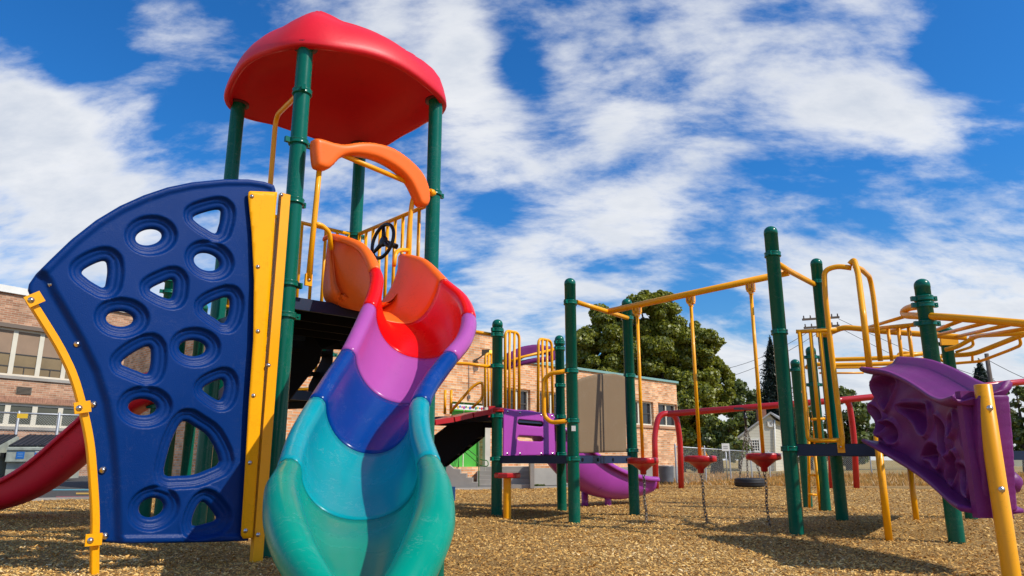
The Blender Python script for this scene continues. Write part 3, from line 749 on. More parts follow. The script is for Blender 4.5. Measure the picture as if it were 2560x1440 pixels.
for (x, y) in ((630, 491), (645, 667), (645, 828), (634, 989), (625, 1157), (614, 1327)):
    bolt(wall, onplane(x, y, W0p + wn * .045, wd), wn, .012)
for (x, y) in ((703, 487), (671, 913), (645, 1337)):
    bolt(wall, onplane(x, y, W0p + wn * .063, wd), wn, .012)

# ---------------------------------------------------------------- lower decks, stair and posts behind the wall
extra = [(-2.83, 7.0, 2.62), (-4.13, 8.46, 2.92), (-3.50, 7.5, 2.2), (-3.95, 9.0, 2.6), (-2.05, 7.95, 1.95)]
for (x, y, z) in extra:
    post(tower, x, y, z, [(z - .16, .6), (1.25, .6)] + ([(z - .3, .6)] if z > 2.4 else []))
deck(tower, [Vector((-2.5, 6.35, 0)), Vector((-1.80, 7.25, 0)), Vector((-2.05, 7.95, 0)), Vector((-3.95, 9.0, 0)), Vector((-4.1, 8.46, 0)), Vector((-3.5, 7.5, 0)), Vector((-2.83, 7.0, 0))], 1.30)
guard(tower, (-3.5, 7.5, 0), (-4.13, 8.46, 0), 1.42, 2.2, 6)
guard(tower, (-2.05, 7.95, 0), (-3.95, 9.0, 0), 1.42, 2.2, 8)
# black stair between the decks
a = P2.lerp(P4, .25); b = P2.lerp(P4, .85)
for s in (a, b):
    q = MB(); t = (P2 - P1).normalized(); n_ = U
    prof = [(0, 1.82), (0, 1.42), (.42, 1.18), (.42, 1.38)]
    vs = [s + t * x + Vector((0, 0, z)) for x, z in prof] + [s + t * x + Vector((0, 0, z)) + n_ * .02 for x, z in prof]
    q.add(vs, [(0, 1, 2, 3), (7, 6, 5, 4), (0, 4, 5, 1), (1, 5, 6, 2), (2, 6, 7, 3), (3, 7, 4, 0)], False); q.build('stair_stringer', BLACKM, tower)
for k in (0, 1):
    c = (a + b) / 2 + (P2 - P1).normalized() * (.12 + .22 * k); q = MB(); q.box((c.x, c.y, 1.66 - .18 * k), ((b - a).length, .24, .03), au); q.build('stair_step', BLACKM, tower)

sp_ = [(722, 752), (892, 838), (892, 874), (804, 872), (797, 905), (722, 1000)]  # black sheet added to fill the dark area under deck and stair
vs = [at(x, y, 6.75 + (.5 if x > 850 else 0)) for x, y in sp_]; vs += [v + Vector((0, .03, 0)) for v in vs]; n = 6
q = MB(); q.add(vs, [list(range(n))[::-1], list(range(n, 2 * n))] + [(i, (i + 1) % n, (i + 1) % n + n, i + n) for i in range(n)], False); q.build('stair_dark_fill', BLACKM, tower)
# red slide leaving to the left
def simple_sections(pts, hw, d, ex, r, latdir=None):
    out = []; pts = [Vector(p) for p in pts]
    for i, p in enumerate(pts):
        t = pts[min(i + 1, len(pts) - 1)] - pts[max(i - 1, 0)]; lat = Vector((t.y, -t.x, 0)).normalized()
        out.append((p - lat * hw, p + lat * hw, d[i] if isinstance(d, list) else d, ex, r))
    return out
RS = simple_sections([(-3.85, 8.55, 1.60), (-4.15, 8.52, 1.60), (-4.55, 8.50, 1.42), (-4.95, 8.48, 1.00), (-5.40, 8.45, .56), (-5.78, 8.42, .34), (-6.15, 8.40, .25), (-6.45, 8.38, .22)], .29, [.26, .28, .29, .29, .27, .22, .16, .11], 5, .035)
trough(RS, 0, 7, 'slide', SLIDERED, tower, 'deep red slide leaving the tower on the far side')

# ================================================================== MIDDLE: LOW PLATFORM, BRIDGE, PURPLE SLIDE, OVERHEAD BEAM
plat = thing('play_platform', (.65, 8.8, 0), 'low play platform with purple and tan panels, red plank bridge and purple slide', 'play platform', None)
D = Vector((-.178, 8.69, 0)); B = Vector((.657, 7.93, 0)); C = Vector((1.467, 9.0, 0)); E = Vector((.655, 9.85, 0))
D2 = Vector((-1.22, 9.6, 0)); E2 = Vector((-.22, 10.75, 0))
ab = math.atan2((C - B).y, (C - B).x)
pB = post(plat, B.x, B.y, 2.66, cl(7.93, (757, 928, 1052, 1147), ab))
pC = post(plat, C.x, C.y, 2.66, cl(9.0, (796, 940, 1126), ab))
pD = post(plat, D.x, D.y, 2.33, cl(8.69, (826, 838, 916, 1040, 1147), ab))
pE = post(plat, E.x, E.y, 2.33, cl(9.85, (857, 872, 964, 1042, 1135), ab))
post(plat, D2.x, D2.y, 2.33, [(1.3, ab)]); post(plat, E2.x, E2.y, 2.1, [(1.3, ab)])
q = MB(); q.lathe([(PR + .0135, -.05), (PR + .020, -.045), (PR + .020, -.02), (PR + .0135, -.015)], (D.x, D.y, zat(1020, 8.69)), 24); q.lathe([(PR + .0135, .015), (PR + .020, .02), (PR + .020, .045), (PR + .0135, .05)], (D.x, D.y, zat(1030, 8.69)), 24)
q.box((D.x - .06, D.y - .065, zat(1030, 8.69)), (.09, .022, .13), .4); q.build('red_clamp', REDP, pD)
dk1 = deck(plat, [D, B, C, E], .70, th=.085)
dk2 = deck(plat, [D, E, E2, D2], 1.19, th=.085)
st = at(1432, 1071, 7.86); q = MB(); q.box((B.x + .004, B.y - PR - .001, st.z), (.045, .003, .055)); q.build('sticker', WHITE, pB)
for t in (.12, .37, .62, .87):
    p = B.lerp(C, t) + (C - B).normalized().cross(Vector((0, 0, 1))) * .017
    q = MB(); q.lathe([(.022, 0), (.020, .003), (.001, .004)], (p.x, p.y, .653), 10, axis=((C - B).cross(Vector((0, 0, 1)))), smooth=False); q.build('edge_hole', BLACKM, dk1)
# purple board with two slots between the left posts
dd = (E - D); L_ = dd.length; dd.normalize(); n_ = Vector((dd.y, -dd.x, 0))
pp0 = D + n_ * .03
pb_px = [(1260, 1021), (1385, 1035), (1389, 1137), (1259, 1141)]
sl1 = [(1294, 1053), (1298, 1048), (1356, 1054), (1360, 1060), (1358, 1066), (1352, 1067), (1298, 1062), (1294, 1058)]
sl2 = [(1294, 1094), (1298, 1089), (1354, 1091), (1360, 1097), (1358, 1103), (1352, 1104), (1298, 1102), (1294, 1098)]
dd2 = (dd.x, dd.y)
moulded('slotted_panel', PURPP, plat, pp0, dd2, pix_poly(pb_px, pp0, dd2), [pix_poly(sl1, pp0, dd2), pix_poly(sl2, pp0, dd2)], .02, None, res=.012, rnd=.003)
for (x, y) in ((1269, 1029), (1300, 1032), (1353, 1038), (1380, 1041), (1268, 1134), (1300, 1134), (1353, 1134), (1381, 1134)):
    bolt(plat, onplane(x, y, pp0, dd2), n_, .013)
# tan board with an arched top between the right posts
dc = (C - B).normalized(); dc2 = (dc.x, dc.y); nc = Vector((dc.y, -dc.x, 0)); pt0 = B + nc * .02
tan_px = [(1445, 951), (1462, 943), (1485, 937), (1510, 934), (1535, 934), (1555, 938), (1563, 942), (1567, 1130), (1448, 1133)]
moulded('arched_panel', TAN, plat, pt0, dc2, pix_poly(tan_px, pt0, dc2), [], .02, None, res=.02, rnd=.004)
# barriers above the purple board
def barrier(parent, P0, d2, px_out, px_bars, r=.017, name='guard_rail', m=None):
    f = lambda x, y: onplane(x, y, P0, d2)
    mb = MB(); mb.tube(bend([f(*p) for p in px_out], .09), r * 1.1, 12)
    for a, b in px_bars: mb.tube([f(*a), f(*b)], r, 10)
    return mb.build(name, m or YEL, parent)
barrier(plat, D, dd2, [(1263, 1024), (1263, 826), (1298, 833), (1298, 1022)], [((1274, 828), (1273, 1024)), ((1286, 831), (1285, 1026))])
barrier(plat, D, dd2, [(1345, 1030), (1346, 846), (1379, 852), (1382, 1033)], [((1356, 848), (1357, 1030)), ((1367, 850), (1369, 1032))])
pv = D - n_ * .30; barrier(plat, D2, ((E2 - D2).normalized().x, (E2 - D2).normalized().y), [(1213, 1018), (1213, 883), (1235, 886), (1235, 1018)], [((1221, 884), (1221, 1018)), ((1229, 885), (1229, 1018))])
# handrails along the bridge
pipe(plat, 'hand_rail', [at(1229, 917, 8.65), at(1165, 909, 8.6), at(1080, 905, 8.5)], .02, .05)
pipe(plat, 'hand_rail', [at(1229, 836, 8.75), at(1185, 829, 8.75), at(1090, 822, 8.7)], .02, .05)
pipe(plat, 'grab_rail', [at(1126, 1030, 9.3), at(1165, 985, 9.3), at(1182, 965, 9.3), at(1206, 953, 9.3), at(1207, 995, 9.3), at(1180, 1020, 9.3)], .018, .06)
for x in (1112, 1127):
    pipe(plat, 'rail_post', [at(x, 1035, 9.4), at(x + 1, 975, 9.4)], .018)
# red plank bridge: sags between the towers
bs, be = Vector((-.26, 8.62, 1.205)), Vector((-1.95, 7.75, 1.235)); br = part_empty('bridge', plat, 'red plank bridge with a black underside')
nb = 8; ax = (be - bs); ax.z = 0; ang = math.atan2(ax.y, ax.x)
side = Vector((-ax.y, ax.x, 0)).normalized()
for k in range(nb):
    t0, t1 = k / nb, (k + 1) / nb - .01
    za = bs.z + (be.z - bs.z) * t0 - .17 * math.sin(math.pi * min(1, t0 + .0)) ** 1.2; zb = bs.z + (be.z - bs.z) * t1 - .17 * math.sin(math.pi * t1) ** 1.2
    a = bs.lerp(be, t0); b = bs.lerp(be, t1); a.z = za; b.z = zb
    q = MB(); q.beam(a - side * .36, b - side * .36, .78, .055); q.build('plank', REDP, br)
# step unit that climbs to the bridge: stringers with perforated treads
def perf():
    m = bpy.data.materials.new('perforated steel'); m.use_nodes = True; nt = m.node_tree; N = nt.nodes; L = nt.links; b = N['Principled BSDF']
    b.inputs['Base Color'].default_value = (.015, .015, .018, 1); b.inputs['Roughness'].default_value = .5
    tc = N.new('ShaderNodeTexCoord'); v = N.new('ShaderNodeTexVoronoi'); v.inputs['Scale'].default_value = 22; v.inputs['Randomness'].default_value = 0
    L.new(tc.outputs['Object'], v.inputs['Vector']); g = N.new('ShaderNodeMath'); g.operation = 'GREATER_THAN'; g.inputs[1].default_value = .36
    L.new(v.outputs['Distance'], g.inputs[0]); L.new(g.outputs[0], b.inputs['Alpha']); return m
PERF = perf()
su = part_empty('step_unit', plat, 'black steel steps with perforated treads')
for Y in (8.95, 9.75):
    s_px = [(1070, 1190), (1107, 1165), (1206, 1086), (1207, 1055), (1120, 1062), (1070, 1100)]
    vs = [at(x, y, 8.95) + Vector((0, Y - 8.95, 0)) for x, y in s_px]; vs += [v + Vector((0, .03, 0)) for v in vs]; n = 6
    q = MB(); q.add(vs, [list(range(n))[::-1], list(range(n, 2 * n))] + [(i, (i + 1) % n, (i + 1) % n + n, i + n) for i in range(n)], False); q.build('stringer', BLACKM, su)
for (x, y) in ((1175, 1090), (1145, 1112), (1112, 1135)):
    p = at(x, y, 8.98); q = MB(); q.box((p.x, p.y + .4, p.z), (.27, .74, .02)); q.build('step', BLACKM, su)
    q = MB(); q.box((p.x - .13, p.y + .4, p.z - .07), (.012, .74, .12)); q.build('riser', PERF, su)
# purple hood over the far slide entry
hp = Vector((.1, 10.7, 0)); hx = (.98, .199)
hood = [(1266, 886), (1280, 878), (1300, 868), (1322, 863), (1345, 861), (1368, 865), (1386, 870), (1388, 900), (1365, 903), (1340, 906), (1318, 910), (1295, 915), (1268, 922)]
hole = [(1300, 900), (1315, 892), (1340, 887), (1372, 884), (1374, 890), (1340, 894), (1318, 898), (1302, 902)]
moulded('slide_hood', PURP, plat, hp, hx, catmull(pix_poly(hood, hp, hx), 3, True), [pix_poly(hole, hp, hx)], .12, puff(.02), res=.012, rnd=.01)
pipe(plat, 'hood_bar', [at(1278, 902, 10.6), at(1300, 894, 10.65), at(1390, 872, 10.8)], .02, .05)
PS = simple_sections([(.10, 10.75, 1.30), (.42, 10.62, 1.28), (.66, 10.52, 1.12), (.80, 10.55, .95), (.98, 10.68, .74), (1.25, 10.90, .56), (1.55, 11.12, .44), (1.82, 11.30, .38), (2.05, 11.42, .36)], .30, [.3, .34, .42, .44, .43, .40, .34, .26, .18], 2.6, .045)
trough(PS, 0, 8, 'slide', PURPS, plat, 'purple slide curling down behind the platform')
for x, y in ((1462, 1249), (1520, 1252)):
    p = at(x, y, 11.0); q = MB(); q.tube([(p.x, p.y, -.1), (p.x, p.y, .2)], .05); q.build('slide_foot', PURPS, plat)
# bent handle on the near post
pipe(plat, 'hand_hoop', [at(1420, 927, 7.86), at(1375, 934, 7.95), at(1359, 950, 7.98), at(1360, 1040, 7.98), at(1378, 1057, 7.95), at(1420, 1052, 7.86)], .024, .12)
# overhead beam on bent crossbars
J1 = at(1519, 779, 8.42); J2 = at(1972, 681, 7.25)
pipe(plat, 'crossbar', [at(1441, 755, 7.93), J1 + Vector((0, 0, -.0)), at(1572, 796, 8.98)], .027, .05)
q = MB(); q.tube([J1, J2], .036, 18); beam = q.build('overhead_beam', YEL, plat)
pipe(plat, 'crossbar', [at(1937, 655, 6.72), J2 + Vector((0, 0, .02)), at(2034, 710, 7.95)], .030, .06)

# red topped stool
sb = onz(1268, 1303, 0); stool = thing('stool', (sb.x, sb.y, 0), 'small stool with red octagonal seat on a yellow post', 'stool')
q = MB(); q.lathe([(.044, -.15), (.044, zat(1192, sb.y))], sb, 20); q.build('pedestal', YEL, stool)
q = MB(); zt = zat(1182, sb.y)
q.lathe([(.001, zt - .055), (.135, zt - .055), (.146, zt - .045), (.146, zt - .012), (.136, zt), (.001, zt)], (sb.x, sb.y, 0), 8, smooth=False); q.build('seat', REDP, stool)

# hanging pods
def pod(topx, topy, dx, dy, cx_, cy_, label):
    Yb = J1.y + (J2.y - J1.y) * ((topx - 1519) / (1972 - 1519)) ** 1.0
    a = at(topx, topy, Yb); b = at(dx, dy, onz(cx_, cy_).y + .04 if False else Yb - .02); e = onz(cx_, cy_ - 2, .0)
    t = thing('hanging_pod', (b.x, b.y, b.z), label, 'hanging pod', 'red hanging pods on yellow poles')
    q = MB(); q.tube([a, b], .019, 12); q.build('pole', YEL, t)
    ux = (J2 - J1).normalized()
    yaw = math.atan2(ux.y, ux.x)
    q = MB(); q.box(a + Vector((0, 0, .035)), (.035, .075, .15), yaw); q.box(a + ux * .035 + Vector((0, 0, .045)), (.012, .09, .07), yaw); q.box(a - ux * .035 + Vector((0, 0, .045)), (.012, .09, .07), yaw)
    q.box(a + Vector((0, 0, .005)), (.075, .075, .03), yaw)
    q.build('hanger', YEL, t)
    q = MB(); q.lathe([(.001, .012), (.155, .012), (.168, .006), (.172, -.004), (.172, -.044), (.165, -.052), (.12, -.062), (.035, -.128), (.033, -.165), (.026, -.17), (.001, -.17)], b, 40); q.build('disc', REDP, t)
    cz = b + Vector((0, 0, -.17)); n = int((cz - e).length / .034); q = MB()
    for k in range(n):
        p = cz.lerp(e, (k + .5) / n); p.x += .006 * math.sin(k * .55); ax_ = (1, .2, 0) if k % 2 else (.2, -1, 0)
        M_ = Vector(ax_).normalized(); vs = []
        q.torus(p, .0135, .0042, axis=M_, seg=12, sub=6)
        m_ = len(q.v) - 72
        for i in range(m_, len(q.v)):
            v = Vector(q.v[i]); v.z = p.z + (v.z - p.z) * 1.75; q.v[i] = tuple(v)
    q.build('chain', CHAIN, t)
pod(1593, 783, 1607, 1147, 1616, 1314, 'red hanging pod nearest the tan board, in front of the brick wall')
pod(1727, 757, 1750, 1142, 1767, 1318, 'middle red hanging pod between the two others on the overhead beam')
pod(1877, 727, 1908, 1136, 1923, 1322, 'red hanging pod nearest the tallest green post, in front of the tyre swing')

# ================================================================== RIGHT: CLIMBING FRAME
frame = thing('climbing_frame', (3.4, 7.2, 0), 'green and yellow climbing frame with monkey bars and purple climbing wall', 'climbing frame')
A = Vector((2.51, 6.67, 0)); A2 = Vector((3.50, 7.99, 0)); Fp = Vector((3.615, 6.17, 0)); F2 = Vector((5.09, 8.35, 0)); G1 = Vector((4.10, 10.40, 0)); G2 = Vector((3.99, 9.55, 0))
af = math.atan2((A2 - A).y, (A2 - A).x)
pA = post(frame, A.x, A.y, zat(566, 6.67) + .0, cl(6.67, (637, 831, 1122), af))
post(frame, A2.x, A2.y, zat(646, 7.99), cl(7.99, (706, 826, 1122), af))
post(frame, Fp.x, Fp.y, zat(697, 6.17), cl(6.17, (747, 763, 809), 0) + [(.71, 0)])
post(frame, F2.x, F2.y, zat(812, 8.35), cl(8.35, (828, 860), 0))
post(frame, G1.x, G1.y, zat(898, 10.4), cl(10.4, (925,), 0)); post(frame, G2.x, G2.y, zat(866, 9.55), cl(9.55, (893, 962), 0))
deck(frame, [A, Fp, F2, A2], .79, th=.10)
q = MB(); q.beam((F2.x, F2.y, .70), (F2.x + 2.5, F2.y - .1, .70), .04, .10); q.build('deck_beam', NAVY, frame)
# barrier between A and the deck corner
dA = (Fp - A).normalized(); dA2 = (dA.x, dA.y)
K = Vector((A.x, A.y - .02, 0))
barrier(frame, K, dA2, [(1990, 829), (2000, 829), (2000, 829), (2092, 824)], [], .017)
def zoom6(x, y): return (1860 + x / 1.636, 560 + y / 1.636)
f6 = lambda x, y: onplane(*zoom6(x, y), K, dA2)
q = MB()
q.tube(bend([f6(228, 443), f6(262, 880), f6(292, 886), f6(400, 884)], .12), .020, 12)
q.tube([f6(272, 442), f6(313, 884)], .0165, 10); q.tube([f6(312, 442), f6(356, 884)], .0165, 10)
q.build('guard_rail', YEL, frame)
q = MB(); q.tube(bend([f6(398, 920), f6(402, 885), f6(355, 500), f6(332, 290), f6(328, 190), f6(380, 172), f6(440, 180)], .14), .024, 14); hp_ = q.build('hoop', YEL, frame)
c_ = f6(397, 912); q = MB(); q.box(c_, (.06, .02, .10), math.atan2(dA.y, dA.x)); q.build('rail_foot', YEL, hp_); bolt(hp_, c_ - Vector((-dA.y, dA.x, 0)) * .012, Vector((dA.y, -dA.x, 0)), .013)
Yh = f6(440, 160).y
q = MB(); q.tube(bend([f6(432, 165), at(*zoom6(450, 146), Yh - .02), at(*zoom6(466, 200), Yh - .1), at(*zoom6(488, 370), 5.95), at(*zoom6(515, 610), 5.9)], .05), .026, 14); q.build('hoop', YEL, frame)
q = MB(); q.tube(bend([at(*zoom6(455, 175), Yh), at(*zoom6(480, 185), Yh + .1), at(*zoom6(515, 218), 6.9), at(*zoom6(530, 300), 6.9), at(*zoom6(558, 560), 6.9)], .12), .024, 14); q.build('hoop', YEL, frame)
# second barrier, by the near right post
Kb = Vector((Fp.x, Fp.y + .05, 0)); dK = (A2 - Fp).normalized(); 
q = MB(); P = lambda x, y, Y: at(*zoom6(x, y), Y)
q.tube([P(500, 432, 7.4), P(560, 425, 7.1), P(700, 412, 6.25)], .019, 12)
for xa, ya, xb, yb, Y in ((588, 425, 605, 560, 6.95), (630, 420, 650, 590, 6.7), (672, 416, 697, 620, 6.45)): q.tube([P(xa, ya, Y), P(xb, yb, Y)], .0165, 10)
q.build('guard_rail', YEL, frame)
# monkey bars overhead: two rails and their rungs
def Z5(x, y): return (1980 + x / 3.131, 740 + y / 3.131)
railA = [at(*Z5(215, 305), 7.92), at(*Z5(300, 285), 7.85), at(*Z5(400, 250), 7.75), at(*Z5(520, 255), 7.65), at(*Z5(700, 275), 7.5), at(*Z5(1000, 298), 7.35), at(*Z5(1365, 325), 7.2)]
mbar_ = part_empty('monkey_bars', frame, 'yellow overhead ladder of the climbing frame')
q = MB(); q.tube(catmull(railA, 5), .030, 14); q.build('side_rail', YEL, mbar_)
railB = [at(*Z5(1000, 80), 6.35), at(*Z5(920, 92), 6.6), at(*Z5(875, 120), 6.75), at(*Z5(885, 148), 6.7), at(*Z5(940, 155), 6.5), at(*Z5(1100, 160), 6.1), at(*Z5(1400, 180), 5.8), at(*Z5(2100, 240), 5.35)]
q = MB(); q.tube(catmull(railB, 5), .032, 14); q.build('side_rail', YEL, mbar_)
def rung(a, ya, b, yb, r=.017): 
    q = MB(); q.tube([at(*Z5(*a), ya), at(*Z5(*b), yb)], r, 10); return q.build('rung', YEL, mbar_)
rung((580, 250), 7.62, (885, 160), 6.7); rung((760, 278), 7.45, (1120, 170), 6.05); rung((1040, 300), 7.3, (1330, 190), 5.85); rung((1140, 305), 7.28, (1540, 205), 5.75); rung((1290, 318), 7.22, (1700, 225), 5.65); rung((1400, 322), 7.2, (1900, 245), 5.5)
q = MB(); q.box(at(*Z5(1230, 355), 8.27), (.20, .03, .09)); q.build('bracket', YEL, frame)
q = MB(); q.box(at(*Z5(240, 297), 7.9), (.14, .03, .07)); q.build('bracket', YEL, frame)
# further ladder beyond: the loop ladder on the far side
q = MB(); q.tube(bend([at(*Z5(1200, 420), 7.9), at(*Z5(1290, 400), 7.8), at(*Z5(1450, 310), 7.6), at(*Z5(1816, 292), 7.3), at(*Z5(2100, 285), 7.0)], .05), .024, 12); q.build('side_rail', YEL, mbar_)
q = MB(); q.tube(bend([at(*Z5(1170, 470), 8.6), at(*Z5(1420, 455), 8.3), at(*Z5(1816, 300), 7.7), at(*Z5(1840, 290), 7.6)], .1), .028, 12); q.build('side_rail', YEL, mbar_)
q = MB(); q.tube(bend([at(*Z5(1000, 565), 8.9), at(*Z5(1300, 525), 8.6), at(*Z5(1470, 512), 8.4), at(*Z5(1700, 425), 8.0), at(*Z5(1795, 385), 7.8), at(*Z5(1778, 320), 7.75)], .06), .017, 10); q.build('hand_bar', YEL, mbar_)
q = MB(); q.tube(bend([at(*Z5(1155, 460), 8.5), at(*Z5(1160, 500), 8.5), at(*Z5(1200, 520), 8.5), at(*Z5(1195, 560), 8.5)], .04), .015, 10); q.build('hand_bar', YEL, mbar_)
q = MB(); q.tube(bend([at(*Z5(1280, 440), 8.3), at(*Z5(1400, 400), 8.2), at(*Z5(1420, 380), 8.2), at(*Z5(1405, 320), 8.1)], .05), .016, 10); q.build('hand_bar', YEL, mbar_)
q = MB(); q.tube([at(*Z5(1412, 460), 8.35), at(*Z5(1412, 505), 8.4)], .014, 8); q.build('hand_bar', YEL, mbar_)
far = part_empty('far_ladder', frame, 'lower yellow overhead ladder behind')
for (pts, r, Y0, Y1) in (([(205, 500), (345, 497), (600, 490), (830, 478), (1090, 440)], .028, 9.6, 9.2), ([(115, 560), (125, 545), (210, 535), (345, 540), (600, 535), (850, 525), (1160, 475)], .030, 10.3, 9.9), ([(205, 565), (345, 563), (600, 560), (860, 568), (1160, 540)], .014, 9.9, 9.5), ([(215, 603), (420, 603), (560, 602)], .014, 10.4, 10.3)):
    n = len(pts); q = MB(); q.tube([at(*Z5(*p), Y0 + (Y1 - Y0) * i / (n - 1)) for i, p in enumerate(pts)], r, 12); q.build('side_rail', YEL, far)
q = MB(); q.tube(bend([at(*Z5(822, 520), 9.4), at(*Z5(835, 455), 9.4), at(*Z5(870, 445), 9.4), at(*Z5(1010, 455), 9.3)], .08), .024, 12); q.build('side_rail', YEL, far)
# rungs of the ladder on the far side
lad = part_empty('ladder', frame, 'narrow yellow ladder up to the deck')
for pts in ([(262, 790), (268, 1160)], [(290, 940), (312, 1172)]):
    q = MB(); q.tube([at(*zoom6(*pts[0]), 9.4), at(*zoom6(*pts[1]), 9.6)], .018, 10); q.build('side_rail', YEL, lad)
for y in (946, 1025, 1105):
    q = MB(); q.tube([at(*zoom6(263, y), 9.5), at(*zoom6(297, y + 3), 9.5)], .014, 8); q.build('rung', YEL, lad)
barrier(frame, G2, (1, 0), [zoom6(236, 686), zoom6(252, 686), zoom6(262, 800), zoom6(268, 960)], [(zoom6(276, 676), zoom6(296, 985))], .016)
q = MB(); q.tube([at(*zoom6(276, 799), 9.5), at(*zoom6(330, 796), 9.5)], .017, 10); q.tube([at(*zoom6(276, 886), 9.5), at(*zoom6(330, 886), 9.5)], .017, 10); q.build('guard_bar', YEL, frame)
# yellow legs under the purple wall
for (x0, y0, x1, y1) in ((2187, 1120, 2223, 1352), (2279, 1180, 2292, 1306)):
    g_ = onz(x1, y1, 0); q = MB(); t_ = at(x0, y0, g_.y); q.tube([(g_.x, g_.y, -.1), (g_.x, g_.y, t_.z + .1)], .030, 14); q.build('leg', YEL, frame)

# purple climbing wall: from the deck down to its own yellow post
cw = part_empty('climbing_wall', frame, 'purple moulded climbing wall sloping down to a yellow post')
np_ = Vector((2.735, 4.20, 0)); 
q = MB(); q.lathe([(.046, -.2), (.046, zat(963, 4.2)), (.040, zat(963, 4.2) + .004), (.001, zat(963, 4.2) + .004)], np_, 26); yp = q.build('frame_post', YEL, cw)
dv = Vector((.10, 1.0, 0)).normalized(); wp = np_ + Vector((-.03, .07, 0)); dv2 = (dv.x, dv.y)
wl = Vector((-dv.y, dv.x, 0))                # faces the camera's left
FW = -1 if Vector((dv.y, -dv.x, 0)).dot(wl) < 0 else 1
out6 = [(478, 608), (560, 625), (640, 655), (720, 690), (790, 720), (860, 730), (930, 720), (960, 708), (966, 695), (983, 900), (998, 1172), (975, 1176), (900, 1145), (800, 1085), (700, 1025), (600, 965), (500, 893), (494, 850), (470, 770), (466, 735), (482, 700), (470, 640)]
pit6 = [[(490, 650), (520, 625), (548, 650), (540, 700), (525, 750), (505, 745), (492, 700)],
        [(580, 745), (650, 740), (690, 762), (690, 850), (660, 850), (610, 800)],
        [(745, 790), (775, 830), (800, 900), (790, 950), (760, 930), (740, 870)],
        [(475, 745), (500, 770), (520, 810), (518, 860), (500, 850), (480, 800)],
        [(665, 950), (705, 900), (740, 925), (745, 985), (715, 985), (690, 960)],
        [(860, 990), (905, 1000), (935, 1060), (930, 1105), (890, 1085), (868, 1040)],
        [(905, 830), (935, 825), (945, 880), (935, 930), (910, 900)],
        [(525, 815), (555, 820), (565, 880), (540, 890), (525, 860)],
        [(810, 960), (850, 940), (840, 1010), (815, 1060), (800, 1040)],
        [(805, 800), (835, 780), (850, 830), (835, 860), (815, 840)]]
thru = [[(668, 772), (688, 768), (692, 800), (690, 840), (672, 842)], [(534, 828), (548, 832), (554, 868), (542, 874)], [(700, 925), (725, 935), (738, 970), (715, 972)], [(890, 1030), (915, 1040), (925, 1085), (905, 1075)], [(918, 850), (932, 850), (935, 890), (925, 900)]]
bump6 = [(600, 700), (700, 880), (830, 880), (570, 900), (790, 1030), (870, 930), (640, 980), (960, 1100), (560, 770), (740, 770)]
poly6 = lambda L_: pix_poly([zoom6(*p) for p in L_], wp, dv2)
PITS = [catmull(poly6(p), 3, True) for p in pit6]; BUMPS = poly6(bump6)
def purp_h(S, Z, do, dh):
    h = np.full(S.shape, .02)
    for p in PITS:
        d = sdf(p, S, Z)
        h = h - .095 * (1 - sstep(d, -.035, .008))
        h = h + .046 * np.exp(-((d - .018) / .014) ** 2) * (.65 + .35 * np.sin(S * 9 + Z * 14))
    for b in BUMPS:
        h = h + .022 * np.exp(-(((S - b.x) / .17) ** 2 + ((Z - b.y) / .07) ** 2))
    h = h + .012 * np.sin(S * 8 + 1) * np.sin(Z * 11)
    return h
bow = lambda s, z: -.16 * np.sin(np.clip(s / 2.3, 0, 1) * np.pi)
moulded('wall_panel', PURP, cw, wp, dv2, poly6(out6), [catmull(poly6(t), 3, True) for t in thru], .16, purp_h, res=.009, rnd=.012, bend_fn=bow, flip=FW)
# flared lips along its top and bottom edges: a shelf of moulded plastic with a raised outer bead
def lip(px_pts, prof, name):
    pts = pix_poly([zoom6(*p) for p in px_pts], wp, dv2); pts = catmull(pts, 5); rings = []
    nf = wl
    for p in pts:
        q_ = float(bow(np.array([p.x]), 0)[0])
        o = Vector((wp.x + dv.x * p.x, wp.y + dv.y * p.x, p.y)) + nf * q_
        rings.append([o + nf * a + Vector((0, 0, b)) for a, b in prof])
    n = len(prof); vs = [v for r_ in rings for v in r_]
    fs = [(i * n + k, i * n + (k + 1) % n, (i + 1) * n + (k + 1) % n, (i + 1) * n + k) for i in range(len(rings) - 1) for k in range(n)] + [list(range(n))[::-1], [(len(rings) - 1) * n + k for k in range(n)]]
    q = MB(); q.add(vs, fs, True); o = q.build(name, PURP, cw)
    import bmesh
    bm = bmesh.new(); bm.from_mesh(o.data); bmesh.ops.recalc_face_normals(bm, faces=bm.faces); bm.to_mesh(o.data); bm.free(); return o
toplip = [(.115, .03), (.125, .018), (.11, .0), (.07, -.006), (.02, .012), (-.03, .02), (-.08, .03), (-.13, .055), (-.17, .105), (-.195, .11), (-.21, .09), (-.20, .06), (-.15, .01), (-.06, -.03), (.05, -.035), (.10, -.022), (.13, -.004), (.138, .018)]
lip([(478, 598), (560, 612), (640, 645), (720, 684), (790, 715), (860, 730), (920, 724), (952, 716)], toplip, 'top_lip')
botlip = [(.14, .02), (.155, .005), (.14, -.015), (.05, -.03), (-.1, -.035), (-.2, -.02), (-.2, .0), (0, .0), (.08, .005)]
lip([(500, 888), (600, 958), (700, 1018), (800, 1078), (900, 1135), (985, 1165)], botlip, 'bottom_lip')
fl = [(1000, 665), (1030, 700), (1045, 900), (1060, 1180)]
q = MB(); zt = zat(963 + 12, 4.2); q.box((np_.x + .0, np_.y + .085, (zt + .33) / 2), (.20, .05, zt - .33)); q.build('end_flange', PURP, cw)
q = MB(); q.lathe([(.001, .0), (.05, .01), (.07, .05), (.06, .10), (.02, .13), (.001, .135)], (np_.x + .07, np_.y + .12, .52), 16, axis=(.9, -.3, .1)); q.build('hand_hold', PURP, cw)
